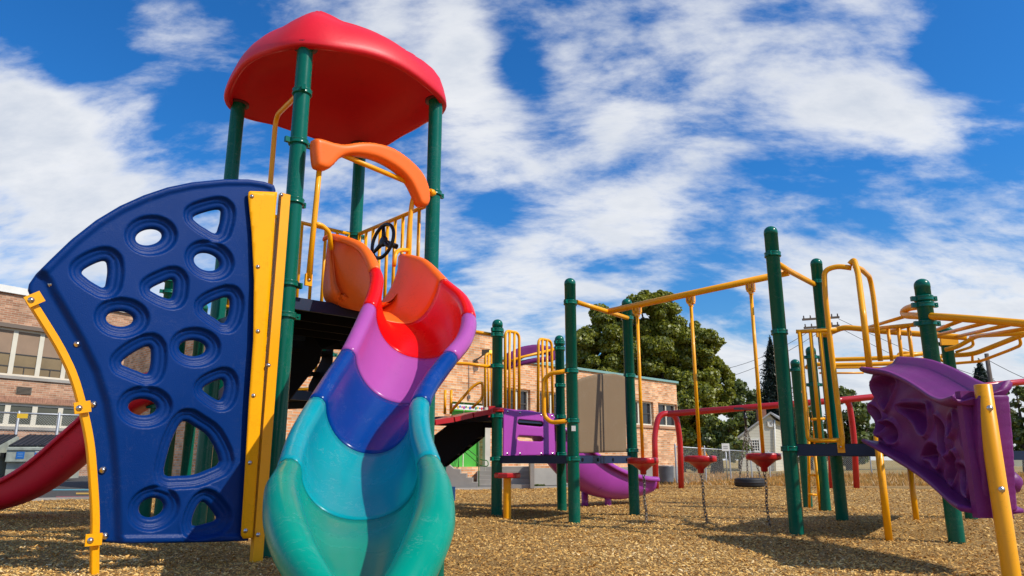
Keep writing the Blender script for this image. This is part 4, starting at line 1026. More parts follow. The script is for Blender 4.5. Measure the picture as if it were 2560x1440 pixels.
for y in (753, 1086):
    p = at(*zoom6(1005 + (y - 753) * .145, y), 4.155); bolt(yp, p, Vector((-.25, -1, 0)).normalized(), .014)

# ================================================================== RED SWING FRAME, TYRE SWING
sf = thing('swing_frame', (5.4, 17.3, 0), 'red steel swing frame with arched ends and a long top beam', 'swing frame')
def arch(pxs, Y0, Y1):
    n = len(pxs); q = MB(); q.tube(bend([at(x, y, Y0 + (Y1 - Y0) * i / (n - 1)) for i, (x, y) in enumerate(pxs)], .55, 10), .068, 18); return q.build('end_frame', REDP, sf)
arch([(1640, 1226), (1636, 1085), (1648, 1033), (1690, 1035), (1700, 1100), (1703, 1222)], 17.2, 17.6)
arch([(2080, 1226), (2076, 1060), (2086, 1000), (2122, 1000), (2135, 1090), (2142, 1226)], 17.0, 17.4)
q = MB(); q.tube([at(1668, 1035, 17.4), at(2105, 1000, 17.2), at(2450, 966, 17.0), at(2640, 946, 16.9)], .075, 18); q.build('top_beam', REDP, sf)
Yt = 17.3; ty = thing('tyre_swing', tuple(at(1874, 1206, Yt)), 'black tyre swing hanging flat on three chains from the red beam', 'tyre swing')
tc_ = at(1874, 1206, Yt); q = MB()
q.lathe([(.20, -.075), (.27, -.10), (.325, -.085), (.345, -.05), (.335, -.03), (.345, -.02), (.345, .02), (.335, .03), (.345, .05), (.325, .085), (.27, .10), (.20, .075), (.19, .0), (.20, -.075)], tc_, 44); q.build('tyre', RUBBER, ty)
hb = at(1862, 1024, Yt); sw_ = at(1865, 1066, Yt)
q = MB(); q.tube([hb, sw_], .028, 10); q.box(hb + Vector((0, 0, .02)), (.55, .12, .05)); q.lathe([(.001, -.05), (.05, -.03), (.05, .03), (.001, .05)], (hb + sw_) / 2, 12); q.build('swivel', BLK, ty)
for a_ in (200, 320, 80):
    e_ = tc_ + Vector((.27 * math.cos(R(a_)), .27 * math.sin(R(a_)), .10)); q = MB(); n = int((sw_ - e_).length / .055)
    for k in range(n):
        q.torus(sw_.lerp(e_, (k + .5) / n), .022, .008, axis=(1, .2, 0) if k % 2 else (.2, -1, 0), seg=8, sub=5)
        for i in range(len(q.v) - 40, len(q.v)):
            v = Vector(q.v[i]); z0 = sw_.lerp(e_, (k + .5) / n).z; v.z = z0 + (v.z - z0) * 1.7; q.v[i] = tuple(v)
    q.build('chain', CHAIN, ty)

# ================================================================== BUILDINGS
def brick(name, c1, c2, mort, bw=.42, bh=.14):
    m = bpy.data.materials.new(name); m.use_nodes = True; nt = m.node_tree; N = nt.nodes; L = nt.links; b = N['Principled BSDF']
    b.inputs['Roughness'].default_value = .9; b.inputs['Specular IOR Level'].default_value = .15
    uv = N.new('ShaderNodeUVMap'); uv.uv_map = 'uv'
    t = N.new('ShaderNodeTexBrick'); t.inputs['Color1'].default_value = (*c1, 1); t.inputs['Color2'].default_value = (*c2, 1); t.inputs['Mortar'].default_value = (*mort, 1)
    t.inputs['Scale'].default_value = 1; t.inputs['Brick Width'].default_value = bw; t.inputs['Row Height'].default_value = bh; t.inputs['Mortar Size'].default_value = .010; t.inputs['Bias'].default_value = -.15
    L.new(uv.outputs[0], t.inputs['Vector'])
    n = N.new('ShaderNodeTexNoise'); n.inputs['Scale'].default_value = 1.3; n.inputs['Detail'].default_value = 8; L.new(uv.outputs[0], n.inputs['Vector'])
    # some bricks darker or paler than their neighbours
    mp = N.new('ShaderNodeMapping'); mp.inputs['Scale'].default_value = (1 / bw, 1 / bh, 1); L.new(uv.outputs[0], mp.inputs[0])
    v = N.new('ShaderNodeTexWhiteNoise'); v.noise_dimensions = '2D'
    sn = N.new('ShaderNodeVectorMath'); sn.operation = 'FLOOR'; L.new(mp.outputs[0], sn.inputs[0]); L.new(sn.outputs[0], v.inputs['Vector'])
    r = N.new('ShaderNodeMapRange'); r.inputs[3].default_value = .78; r.inputs[4].default_value = 1.20; L.new(v.outputs['Value'], r.inputs[0])
    r2 = N.new('ShaderNodeMapRange'); r2.inputs[1].default_value = .3; r2.inputs[2].default_value = .7; r2.inputs[3].default_value = .82; r2.inputs[4].default_value = 1.15; L.new(n.outputs['Fac'], r2.inputs[0])
    k = N.new('ShaderNodeMath'); k.operation = 'MULTIPLY'; L.new(r.outputs[0], k.inputs[0]); L.new(r2.outputs[0], k.inputs[1])
    mx = N.new('ShaderNodeMix'); mx.data_type = 'RGBA'; mx.blend_type = 'MULTIPLY'; mx.inputs[0].default_value = 1; L.new(t.outputs['Color'], mx.inputs[6]); L.new(k.outputs[0], mx.inputs[7])
    L.new(mx.outputs[2], b.inputs['Base Color'])
    bp = N.new('ShaderNodeBump'); bp.inputs['Strength'].default_value = .5; bp.inputs['Distance'].default_value = .01; bp.invert = True; L.new(t.outputs['Fac'], bp.inputs['Height']); L.new(bp.outputs[0], b.inputs['Normal'])
    return m
BR1 = brick('orange brick', (.66, .26, .10), (.86, .50, .27), (.66, .50, .34), .19, .062)
BR2 = brick('buff brick', (.40, .19, .11), (.55, .31, .19), (.50, .38, .27), .27, .085)
class Face:
    """a vertical wall face: s runs along d from P0, z is up, out is the outward normal"""
    def __init__(s, P0, d, out):
        s.P0 = Vector((P0[0], P0[1], 0)); s.d = Vector((d[0], d[1], 0)).normalized(); s.o = Vector((out[0], out[1], 0)).normalized(); s.d2 = (s.d.x, s.d.y)
    def p(s, a, z, o=0): return s.P0 + s.d * a + Vector((0, 0, z)) + s.o * o
    def sz(s, px, py):
        q = onplane(px, py, s.P0, s.d2); return ((q - Vector((s.P0.x, s.P0.y, 0))).dot(s.d), q.z)
    def uvf(s): return lambda v: ((Vector(v) - s.P0).dot(s.d) + (Vector(v) - s.P0).dot(s.o), v[2])
def wall_cut(face, a0, a1, z0, z1, holes, depth, name, m, parent):
    """wall face with rectangular openings and their reveals"""
    xs = sorted({a0, a1, *[h[0] for h in holes], *[h[1] for h in holes]}); zs = sorted({z0, z1, *[h[2] for h in holes], *[h[3] for h in holes]})
    q = MB()
    for i in range(len(xs) - 1):
        for j in range(len(zs) - 1):
            cx, cz = (xs[i] + xs[i + 1]) / 2, (zs[j] + zs[j + 1]) / 2
            if any(h[0] < cx < h[1] and h[2] < cz < h[3] for h in holes): continue
            q.quad(face.p(xs[i], zs[j]), face.p(xs[i + 1], zs[j]), face.p(xs[i + 1], zs[j + 1]), face.p(xs[i], zs[j + 1]))
    for h in holes:
        x0, x1, y0, y1 = h; c = [(x0, y0), (x1, y0), (x1, y1), (x0, y1)]
        for k in range(4):
            a, b = c[k], c[(k + 1) % 4]; q.quad(face.p(*a), face.p(*b), face.p(*b, -depth), face.p(*a, -depth))
    return q.build(name, m, parent, uvf=face.uvf())
def fbox(q, face, a0, a1, z0, z1, o0, o1):
    vs = [face.p(a, z, o) for a in (a0, a1) for z in (z0, z1) for o in (o0, o1)]
    q.add(vs, [(0, 1, 3, 2), (4, 6, 7, 5), (0, 4, 5, 1), (2, 3, 7, 6), (0, 2, 6, 4), (1, 5, 7, 3)], False); return q
def window(face, a0, a1, z0, z1, parent, dep=.14, fr=.05, mull=(), bars=(), glass=None, blind=0, fm=None, blm=None):
    q = MB(); fm = fm or WHITE
    fbox(q, face, a0, a0 + fr, z0, z1, -dep, -dep + .06); fbox(q, face, a1 - fr, a1, z0, z1, -dep, -dep + .06)
    fbox(q, face, a0 + fr, a1 - fr, z0, z0 + fr, -dep, -dep + .06); fbox(q, face, a0 + fr, a1 - fr, z1 - fr, z1, -dep, -dep + .06)
    for mu, w in mull: fbox(q, face, mu - w / 2, mu + w / 2, z0 + fr, z1 - fr, -dep, -dep + .058)
    w = q.build('window', fm, parent)
    g = MB(); g.quad(face.p(a0, z0, -dep + .015), face.p(a1, z0, -dep + .015), face.p(a1, z1, -dep + .015), face.p(a0, z1, -dep + .015)); g.build('pane', glass or GLASS, w)
    if bars:
        for (x0, x1, y0, y1) in bars:
            b = MB(); fbox(b, face, x0, x1, y0, y1, -dep + .016, -dep + .04); b.build('sash_bar', mat('dark sash', (.05, .045, .04), .6), w)
    if blind:
        b = MB(); fbox(b, face, a0 + fr, a1 - fr, z1 - blind, z1 - fr, -dep + .017, -dep + .03); b.build('blind', blm or mat('tan blind', (.30, .20, .13), .8, vary=.08), w)
    return w
GLASS2 = mat('glass with painted warm reflection', (.22, .15, .07), .12, .6, vary=.35, vscale=.7)  # tan base colour stands in for the reflection in the panes
GLASS3 = mat('grey window glass', (.09, .09, .065), .12, .6, vary=.3, vscale=.8)

# --- two storey school wing at the far left
fL = Face((-19.95, 29.0), (.53, .848), (.848, -.53))
b1 = thing('school_building', (-19.9, 29, 0), 'two storey brick school wing with rows of tall blinds-drawn windows behind the dumpsters', 'building')
sL = -9.0; sR = fL.sz(338, 900)[0]; zt = (fL.sz(60, 741)[1] + fL.sz(300, 779)[1]) / 2; zt0 = zt
def szs(x0, x1, y0, y1, f=fL):
    a = f.sz(x0, (y0 + y1) / 2)[0]; b = f.sz(x1, (y0 + y1) / 2)[0]; return a, b, f.sz((x0 + x1) / 2, y1)[1], f.sz((x0 + x1) / 2, y0)[1]
up_ = [szs(-105, 35, 818, 940), szs(36, 104, 825, 943), szs(105, 170, 832, 950), szs(171, 236, 838, 957)]
u0, u1 = up_[1][2], up_[1][3]; lo_ = szs(25, 85, 1008, 1067); l0, l1 = lo_[2], lo_[3]
pitch = up_[1][1] - up_[1][0]; base_a = up_[1][0]
holes = []; ups = []; los = []
for k in range(-5, 3):
    a = base_a + pitch * k; holes.append((a, a + pitch, u0, u1)); ups.append((a, a + pitch))
    a2 = fL.sz(20, 1036)[0] + k * (fL.sz(88, 1040)[0] - fL.sz(20, 1036)[0]); p2 = (fL.sz(88, 1040)[0] - fL.sz(20, 1036)[0]); los.append((a2, a2 + p2)); holes.append((a2, a2 + p2, l0, l1))
# upper and lower ribbons are one opening each
wall_cut(fL, sL, sR, -.05, zt - .001, [(ups[0][0], ups[-1][1], u0, u1), (los[0][0], los[-1][1], l0, l1)], .2, 'wall', BR2, b1)
q = MB(); bk = fL.o * -12
a, b = fL.p(sR, 0), fL.p(sR, 0) + bk; q.quad(a - Vector((0, 0, .05)), b - Vector((0, 0, .05)), b + Vector((0, 0, zt)), a + Vector((0, 0, zt)))
fS = Face(a, (-fL.o.x, -fL.o.y), fL.d); q.build('wall', BR2, b1, uvf=fS.uvf())
q = MB(); fbox(q, fL, sL, sR + .12, zt, zt + .28, -12, .12); q.build('roof', WHITE, b1)
dm = mat('brown lintel', (.16, .12, .09), .7)
q = MB(); fbox(q, fL, ups[0][0], ups[-1][1] + .1, u1 + .002, u1 + .16, .003, .06); q.build('lintel', dm, b1)
for (z, s0, s1) in ((u0, ups[0][0], ups[-1][1]), (l0, los[0][0], los[-1][1])):
    q = MB(); fbox(q, fL, s0 - .05, s1 + .1, z - .12, z - .002, -.15, .07); q.build('sill', CONC, b1)
CREAM = mat('cream frame', (.66, .60, .47), .6, vary=.06)
for (a, b) in ups:
    h = u1 - u0; w = window(fL, a, b, u0, u1, b1, dep=.18, fr=.09, bars=[(a + .09, b - .09, u0 + h * .46, u0 + h * .48), (a + .09, b - .09, u0 + h * .20, u0 + h * .22), ((a + b) / 2 - .015, (a + b) / 2 + .015, u0 + .05, u0 + h * .2)], glass=GLASS2, blind=h * .52, fm=CREAM)
for (a, b) in los:
    window(fL, a, b, l0, l1, b1, dep=.16, fr=.10, glass=GLASS3, fm=CREAM)
va, vb, v0, v1 = szs(40, 79, 967, 986); q = MB()
fbox(q, fL, va, vb, v0, v1, .002, .02)
for k in range(6): z = v0 + (v1 - v0) * (k + .5) / 6; fbox(q, fL, va + .03, vb - .03, z - .008, z + .012, .021, .05)
q.build('vent', mat('vent grille', (.18, .14, .10), .6), b1)
q = MB()
zz0, zz1 = l1 + .02, l1 + .26; n = int((los[-1][1] - los[0][0]) / .09)
for k in range(n): a = los[0][0] + .09 * k; fbox(q, fL, a, a + .075, zz0, zz1, .002, .012)
q.build('soldier_course', mat('soldier brick', (.38, .19, .12), .9, vary=.3, vscale=9), b1)

# --- single storey wing behind the platform
fM = Face((5.68, 25.0), (-.70, -.715), (.715, -.70))
b2 = thing('school_gymnasium', (1.5, 21, 0), 'long orange brick school wing with green door and teal roof edge behind the platform', 'building')
zc_ = (fM.sz(1404, 913)[1] + fM.sz(1690, 964)[1]) / 2
zm = fM.sz(1215, 836)[1]; sJ = fM.sz(1232, 900)[0]; sE = 14.9
wz1 = (fM.sz(1600, 1003)[1] + fM.sz(1300, 958)[1]) / 2; wz0 = (fM.sz(1600, 1062)[1])
wz1 = fM.sz(1600, 1002)[1]
def span(x0, x1, y): a, b = fM.sz(x0, y)[0], fM.sz(x1, y)[0]; return min(a, b), max(a, b)
wins = [span(1567, 1634, 1030), span(1646, 1693, 1030), span(1266, 1326, 1000), span(1350, 1413, 1010), span(1470, 1535, 1020)]
zd0 = zat(1167, fM.P0.y - .715 * fM.sz(1168, 1160)[0]); dr = span(1127, 1206, 1120); zd1 = zd0 + 1.55
zb = zat(1168, 24) ; zb = fM.sz(1650, 1167)[1]
wall_cut(fM, 0, sJ, zb, zc_, [(a, b, wz0, wz1) for a, b in wins if b < sJ], .2, 'wall', BR1, b2)
wall_cut(fM, sJ, sE, -.05, zm, [(dr[0], dr[1], zd0, zd1)], .25, 'wall', BR1, b2)
q = MB(); fbox(q, fM, -.03, sJ, -.06, zb - .002, -.3, .04); q.build('plinth', CONC, b2)
# returns and roofs
q = MB(); a = fM.p(0, 0); b = a - fM.o * 9; q.quad(a - Vector((0, 0, .05)), a + Vector((0, 0, zc_)), b + Vector((0, 0, zc_)), b - Vector((0, 0, .05)))
q.build('wall', BR1, b2, uvf=Face(a, (-fM.o.x, -fM.o.y), (-fM.d.x, -fM.d.y)).uvf())
q = MB(); a = fM.p(sE, 0); b = a - fM.o * 9; q.quad(a - Vector((0, 0, .05)), a + Vector((0, 0, zm)), b + Vector((0, 0, zm)), b - Vector((0, 0, .05)))
a = fM.p(sJ, 0); b = a - fM.o * 9; q.quad(a + Vector((0, 0, zc_ - .3)), a + Vector((0, 0, zm)), b + Vector((0, 0, zm)), b + Vector((0, 0, zc_ - .3)))
q.build('wall', BR1, b2, uvf=Face(a, (-fM.o.x, -fM.o.y), (fM.d.x, fM.d.y)).uvf())
TEAL = mat('teal coping', (.20, .36, .33), .5)
q = MB(); fbox(q, fM, -.06, sJ - .003, zc_ + .001, zc_ + .07, -9, .06); q.build('roof', TEAL, b2)
q = MB(); fbox(q, fM, sJ - .06, sE + .06, zm + .001, zm + .06, -9, .05); q.build('roof', mat('grey coping', (.3, .28, .25), .6), b2)
for a, b in wins:
    mid = (a + b) / 2; window(fM, a, b, wz0, wz1, b2, dep=.14, fr=.05, mull=[(mid, .06)], bars=[(a + .05, b - .05, (wz0 + wz1) / 2 - .02, (wz0 + wz1) / 2 + .02)], fm=CREAM)
    q = MB(); fbox(q, fM, a - .04, b + .04, wz0 - .08, wz0 - .002, -.1, .05); q.build('sill', mat('brick sill', (.48, .26, .15), .9, vary=.2), b2)
q = MB(); fbox(q, fM, dr[0], dr[1], zd0, zd1, -.2, -.14); dor = q.build('door', mat('bright green door', (.07, .40, .045), .5, vary=.06), b2)
q = MB(); fbox(q, fM, (dr[0] + dr[1]) / 2 - .012, (dr[0] + dr[1]) / 2 + .012, zd0, zd1, -.139, -.13); q.build('door_gap', CREAM, dor)
pl0, pl1 = span(1206, 1219, 1120); q = MB(); fbox(q, fM, pl0, pl1, zd0 - .4, zd1 + .3, .003, .10); q.build('door_surround', mat('pale concrete', (.50, .46, .38), .8, vary=.1), b2)
fr0, fr1 = span(1130, 1228, 1020); zf0, zf1 = fM.sz(1180, 1026)[1], fM.sz(1180, 1013)[1]
q = MB(); fbox(q, fM, fr0, fr1, zf0, zf1, .003, .03); fz = q.build('frieze', WHITE, b2)
cols = [(.6, .05, .04), (.05, .12, .5), (.7, .4, .03), (.05, .3, .1), (.4, .05, .3)]
nn = 20
for k in range(nn):
    a = fr0 + (fr1 - fr0) * (k + .5) / nn; q = MB(); c = fM.p(a, (zf0 + zf1) / 2 + .01 * math.sin(k * 2.1), .032); s_ = .022 + .008 * (k % 3)
    q.lathe([(.001, 0), (s_, .0), (s_, .006), (.001, .006)], c, 5 + k % 4, axis=fM.o, smooth=False); q.build('frieze_tile', mat('tile %d' % (k % 5), cols[k % 5], .5), fz)
# concrete steps and cheek walls up to the door
X0, X1 = onz(1212, 1218).x, onz(1330, 1218).x; Ys = 17.3
stp = part_empty('entrance_steps', b2, 'worn concrete steps up to the green door')
hgt = zd0
for k in range(5):
    y0 = Ys + .27 * k; q = MB(); zz = hgt * (k + 1) / 5; xl = at(1205 - 15 * k * 0, 1200, y0).x
    q.add([(xl - .12, y0, -.05), (X1, y0, -.05), (X1, y0 + 2.2, -.05), (xl - .12, y0 + 2.2, -.05), (xl - .12, y0, zz), (X1, y0, zz), (X1, y0 + 2.2, zz), (xl - .12, y0 + 2.2, zz)],
          [(3, 2, 1, 0), (4, 5, 6, 7), (0, 1, 5, 4), (1, 2, 6, 5), (2, 3, 7, 6), (3, 0, 4, 7)], False); q.build('step', CONC, stp)
cheek_px = [(1100, 1221), (1195, 1221), (1195, 1206), (1181, 1206), (1181, 1195), (1166, 1195), (1166, 1184), (1150, 1184), (1150, 1174), (1134, 1172), (1122, 1162), (1100, 1162)]
vs = [at(x, y, 17.15) for x, y in cheek_px]; n = len(vs); vs += [v + Vector((0, .45, 0)) for v in vs]
q = MB(); q.add(vs, [list(range(n))[::-1], list(range(n, 2 * n))] + [(i, (i + 1) % n, (i + 1) % n + n, i + n) for i in range(n)], False); q.build('cheek_wall', CONC, stp)
ck = [(1326, 1221), (1336, 1221), (1336, 1150), (1326, 1150)]
vs = [at(x, y, 17.2) for x, y in ck]; n = 4; vs += [v + Vector((0, 1.9, 0)) for v in vs]
q = MB(); q.add(vs, [list(range(n))[::-1], list(range(n, 2 * n))] + [(i, (i + 1) % n, (i + 1) % n + n, i + n) for i in range(n)], False); q.build('cheek_wall', CONC, stp)
GRP = mat('green handrail', (.06, .20, .05), .5)
q = MB(); Yr = 17.25
q.tube([at(1197, 1216, Yr), at(1197, 1095, Yr)], .012, 8); q.tube([at(1146, 1168, Yr + .6), at(1146, 1130, Yr + .6)], .012, 8)
q.tube(bend([at(1160, 1115, Yr + .7), at(1203, 1150, Yr), at(1220, 1151, Yr - .05), at(1221, 1166, Yr - .05), at(1203, 1165, Yr), at(1160, 1128, Yr + .7)], .08), .012, 8); q.build('handrail', GRP, b2)
# floodlight on the wall
fp_ = onplane(1196, 884, fM.P0, fM.d2) + fM.o * .3
q = MB(); q.beam(onplane(1185, 905, fM.P0, fM.d2), fp_, .03, .03); q.box(fp_, (.20, .16, .13), -.3); fl_ = q.build('floodlight', mat('bronze housing', (.10, .08, .05), .5), b2)
q = MB(); q.box(fp_ + Vector((.05, -.085, -.01)), (.18, .02, .10), -.3); q.build('lens', mat('lit yellow lens', (1.0, .78, .12), .4, emit=1.0), fl_)
q = MB(); q.tube([onplane(1171, 910, fM.P0, fM.d2) + fM.o * .02, onplane(1171, 990, fM.P0, fM.d2) + fM.o * .02], .008, 6); q.box(onplane(1171, 993, fM.P0, fM.d2) + fM.o * .03, (.06, .06, .08)); q.build('conduit', mat('conduit', (.2, .17, .14), .6), b2)

# ================================================================== CHAIN LINK FENCES
def link_mat():
    m = bpy.data.materials.new('chain link'); m.use_nodes = True; nt = m.node_tree; N = nt.nodes; L = nt.links; b = N['Principled BSDF']
    b.inputs['Base Color'].default_value = (.42, .43, .42, 1); b.inputs['Metallic'].default_value = .4; b.inputs['Roughness'].default_value = .5
    uv = N.new('ShaderNodeUVMap'); uv.uv_map = 'uv'; sp = N.new('ShaderNodeSeparateXYZ'); L.new(uv.outputs[0], sp.inputs[0])
    def mm(op, a, b_=None):
        n = N.new('ShaderNodeMath'); n.operation = op
        for i, v in enumerate((a, b_)):
            if v is None: continue
            if isinstance(v, (int, float)): n.inputs[i].default_value = v
            else: L.new(v, n.inputs[i])
        return n.outputs[0]
    outs = []
    for op in ('ADD', 'SUBTRACT'):
        s = mm(op, sp.outputs[0], sp.outputs[1]); f = mm('FRACT', mm('MULTIPLY', s, 11.0)); d = mm('ABSOLUTE', mm('SUBTRACT', f, .5)); outs.append(mm('LESS_THAN', d, .042))
    a = mm('MAXIMUM', outs[0], outs[1]); L.new(a, b.inputs['Alpha']); return m
LINK = link_mat()
def fence(name, P, ztops, npost, label, rail_low=False, r=.022):
    a, b = Vector((*P[0], 0)), Vector((*P[1], 0)); d = b - a; ln = d.length; du = d.normalized()
    t = thing(name, tuple(a), label, 'fence')
    q = MB(); q.quad(a, b, b + Vector((0, 0, ztops[1])), a + Vector((0, 0, ztops[0]))); q.build('mesh_panel', LINK, t, uvf=lambda v: ((Vector((v[0], v[1], 0)) - a).dot(du), v[2]))
    q = MB(); q.tube([a + Vector((0, 0, ztops[0])), b + Vector((0, 0, ztops[1]))], r * .8, 8); q.build('top_rail', GALV, t)
    for k in range(npost):
        f = k / (npost - 1); p = a.lerp(b, f); z = ztops[0] + (ztops[1] - ztops[0]) * f
        q = MB(); q.lathe([(r * 1.15, -.1), (r * 1.15, z + .04), (r * .5, z + .09), (.001, z + .095)], p, 10); q.build('fence_post', GALV, t)
    return t
ga = onz(1683, 1208); gb = onz(1965, 1188)
fence('chain_link_fence', ((ga.x, 21.0), (gb.x * 31 / gb.y, 31.0)), (1.02, .90), 6, 'chain link fence running from the brick corner to the white house')
fence('chain_link_fence', ((gb.x * 31 / gb.y + .1, 31.05), (34, 34)), (.95, 1.0), 13, 'chain link fence across the far side of the dry field')
lf0, lf1 = at(-60, 1035, 26.6), at(245, 1041, 28.6)
fl2 = fence('chain_link_fence', ((lf0.x, 26.6), (lf1.x, 28.6)), (zat(1030, 26.8), zat(1040, 28.6)), 4, 'tall chain link fence behind the dumpster by the school wall', r=.045)
q = MB(); s_ = at(59, 1040, 26.9); q.box((s_.x, s_.y - .06, s_.z), (.33, .02, .17), .5); q.build('yellow_plate', mat('yellow sign', (.75, .45, .02), .5), fl2)

# ================================================================== DUMPSTERS
DG = mat('pale green dumpster paint', (.36, .38, .32), .6, vary=.25, vscale=4, wear=.3); LIDM = mat('black lid', (.020, .022, .028), .5, vary=.2)
def dumpster(c, w, rz, label):
    t = thing('dumpster', (c[0], c[1], 0), label, 'dumpster', 'dumpsters by the school wall')
    Rm = Matrix.Rotation(rz, 3, 'Z'); T = lambda x, y, z: Rm @ Vector((x, y, z)) + Vector((c[0], c[1], 0)); h = w / 2
    prof = [(-.55, .06), (-.55, .55), (-.66, .62), (-.66, 1.02), (-.60, 1.08), (.45, 1.42), (.62, 1.42), (.62, .06)]
    vs = [T(-h, y, z) for y, z in prof] + [T(h, y, z) for y, z in prof]; n = len(prof)
    q = MB(); q.add(vs, [list(range(n)), list(range(n, 2 * n))[::-1]] + [(i, i + n, (i + 1) % n + n, (i + 1) % n) for i in range(n)], False); q.build('body', DG, t)
    for x in (-h * .5, h * .5):
        q = MB(); M = Rm @ Matrix.Rotation(math.atan2(.34, 1.05), 3, 'X'); q.box(T(x, -.06, 1.285), (h * .96, 1.22, .035), M=M)
        for k in range(5): q.box(T(x + (k - 2) * h * .19, -.06, 1.31), (.03, 1.18, .03), M=M)
        q.build('lid', LIDM, t)
    for sx in (-1, 1):
        q = MB(); q.box(T(sx * (h + .06), -.1, .80), (.12, .7, .16), rz); q.build('fork_pocket', BLK, t)
    q = MB(); q.box(T(0, -.675, 1.0), (w * 1.01, .05, .07), rz); q.box(T(0, -.675, .62), (w * .99, .04, .04), rz); q.build('rim', DG, t)
    for x, kind in ((-h * .52, 0), (h * .10, 1)):
        q = MB(); q.box(T(x, -.668, .80), (.24, .012, .22), rz); s = q.build('sticker', mat('blue sticker', (.02, .16, .5), .5), t)
        if kind:
            for k in range(3):
                a0 = R(90 + 120 * k); q = MB(); pts = [T(x + .065 * math.cos(a0 + R(j)), -.677, .80 + .065 * math.sin(a0 + R(j))) for j in range(0, 86, 17)]; q.tube(pts, .010, 6)
                e = a0 + R(100); q.box(T(x + .065 * math.cos(e), -.677, .80 + .065 * math.sin(e)), (.035, .008, .035), rz); q.build('recycling_arrow', WHITE, s)
        else:
            for k in range(3):
                q = MB(); q.box(T(x, -.676, .86 - .05 * k), (.15, .006, .014), rz); q.build('sticker_line', mat('pale blue line', (.2, .4, .65), .5), s)
    q = MB(); q.box(T(h * .12, -.669, 1.0 - .09), (.25, .01, .07), rz); q.build('sticker', WHITE, t)
    return t
dc_ = onz(108, 1203); dumpster((at(104, 1200, 24.6).x, 24.6), 1.75, .16, 'pale green dumpster with closed black lids and blue recycling stickers')
dumpster((at(-66, 1200, 24.2).x, 24.2), 1.75, .16, 'second dumpster cut off by the left edge of the picture')

# coloured court lines on the asphalt
for i, (y0, y1, col, x0, x1) in enumerate(((1222, 1225, (.10, .30, .36), -200, 330), (1234, 1240, (.62, .30, .05), -200, 40), (1231, 1235, (.5, .3, .05), 190, 330), (1240, 1243, (.25, .08, .08), 140, 330))):
    q = MB(); a, b, c, d = onz(x0, y1), onz(x1, y1), onz(x1, y0), onz(x0, y0)
    q.quad(*[Vector((p.x, p.y, -.006 + .001 * i)) for p in (a, b, c, d)]); tag(q.build('road_markings', mat('line paint %d' % i, col, .8)), kind='structure')

# ================================================================== TRASH CAN, SIGNS
tb = onz(1667, 1212); q = MB(); rc = .20
tcn = thing('trash_can', (tb.x, tb.y, 0), 'dented grey metal trash can at the corner of the brick wing', 'trash can')
q.lathe([(.001, .02), (rc * .92, .02), (rc * .92, .06)] + [(rc * (.93 + .07 * k / 12) + .006 * (k % 2), .06 + .42 * k / 12) for k in range(13)], tb, 32); q.build('can', mat('grey can', (.13, .14, .155), .5, metal=.3, vary=.25), tcn)
q = MB(); q.torus((tb.x, tb.y, .49), rc * 1.01, .013, seg=32, sub=8); q.lathe([(rc * .98, .485), (.001, .46)], tb, 32); q.build('rim', GALV, tcn)
sg = thing('street_sign', tuple(at(1814, 1188, 24)), 'small white sign on a thin post behind the fence', 'sign')
p = at(1814, 1118, 24); q = MB(); q.box(p, (.25, .015, .24)); q.build('sign_plate', WHITE, sg); q = MB(); q.tube([(p.x, p.y + .02, 0), (p.x, p.y + .02, p.z)], .02, 8); q.build('sign_post', GALV, sg)
q = MB(); q.box(p + Vector((0, -.012, .03)), (.14, .004, .02)); q.box(p + Vector((0, -.012, -.03)), (.14, .004, .02)); q.build('sign_bar', mat('grey print', (.3, .3, .3), .6), sg)
ws = thing('warning_sign', tuple(at(1757, 1190, 23)), 'orange triangular warning sign behind the fence', 'sign')
p = at(1757, 1128, 23); q = MB(); vs = [p + Vector((-.13, 0, -.13)), p + Vector((.15, 0, -.13)), p + Vector((0, 0, .15))]; vs += [v + Vector((0, .02, 0)) for v in vs]; q.add(vs, [(0, 1, 2), (5, 4, 3), (0, 3, 4, 1), (1, 4, 5, 2), (2, 5, 3, 0)], False); q.build('sign_plate', mat('orange sign', (.85, .33, .02), .5), ws)
q = MB(); q.tube([(p.x, p.y + .03, 0), (p.x, p.y + .03, p.z - .1)], .02, 8); q.build('sign_post', GALV, ws)

# ================================================================== HOUSE
SID = bpy.data.materials.new('cream siding'); SID.use_nodes = True
def siding():
    nt = SID.node_tree; N = nt.nodes; L = nt.links; b = N['Principled BSDF']; tc = N.new('ShaderNodeTexCoord'); sp = N.new('ShaderNodeSeparateXYZ'); L.new(tc.outputs['Object'], sp.inputs[0])
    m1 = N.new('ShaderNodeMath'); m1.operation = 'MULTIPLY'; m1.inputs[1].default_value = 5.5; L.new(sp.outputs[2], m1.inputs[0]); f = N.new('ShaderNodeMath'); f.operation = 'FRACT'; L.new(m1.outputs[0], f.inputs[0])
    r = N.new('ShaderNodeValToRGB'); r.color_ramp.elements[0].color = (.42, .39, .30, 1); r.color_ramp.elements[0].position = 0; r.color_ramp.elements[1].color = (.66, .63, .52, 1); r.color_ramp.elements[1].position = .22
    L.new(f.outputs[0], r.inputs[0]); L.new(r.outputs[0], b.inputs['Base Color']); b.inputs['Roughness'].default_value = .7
    bp = N.new('ShaderNodeBump'); bp.inputs['Strength'].default_value = .6; bp.inputs['Distance'].default_value = .03; L.new(f.outputs[0], bp.inputs['Height']); L.new(bp.outputs[0], b.inputs['Normal'])
siding()
YH = 46.0; hs = thing('house', tuple(at(1890, 1175, YH)), 'small cream clapboard house with a gable and boarded upper window', 'house')
H = lambda x, y, dy=0: at(x, y, YH) + Vector((0, dy, 0))
xl, xr = 1849, 1937; zg = -.05
def Hz(x, z): p = at(x, 1150, YH); p.z = z; return p
L0, R0 = Hz(xl, zg), Hz(xr, zg); LT, RT, PK = H(xl, 1094), H(xr, 1050), H(1923, 1036); 
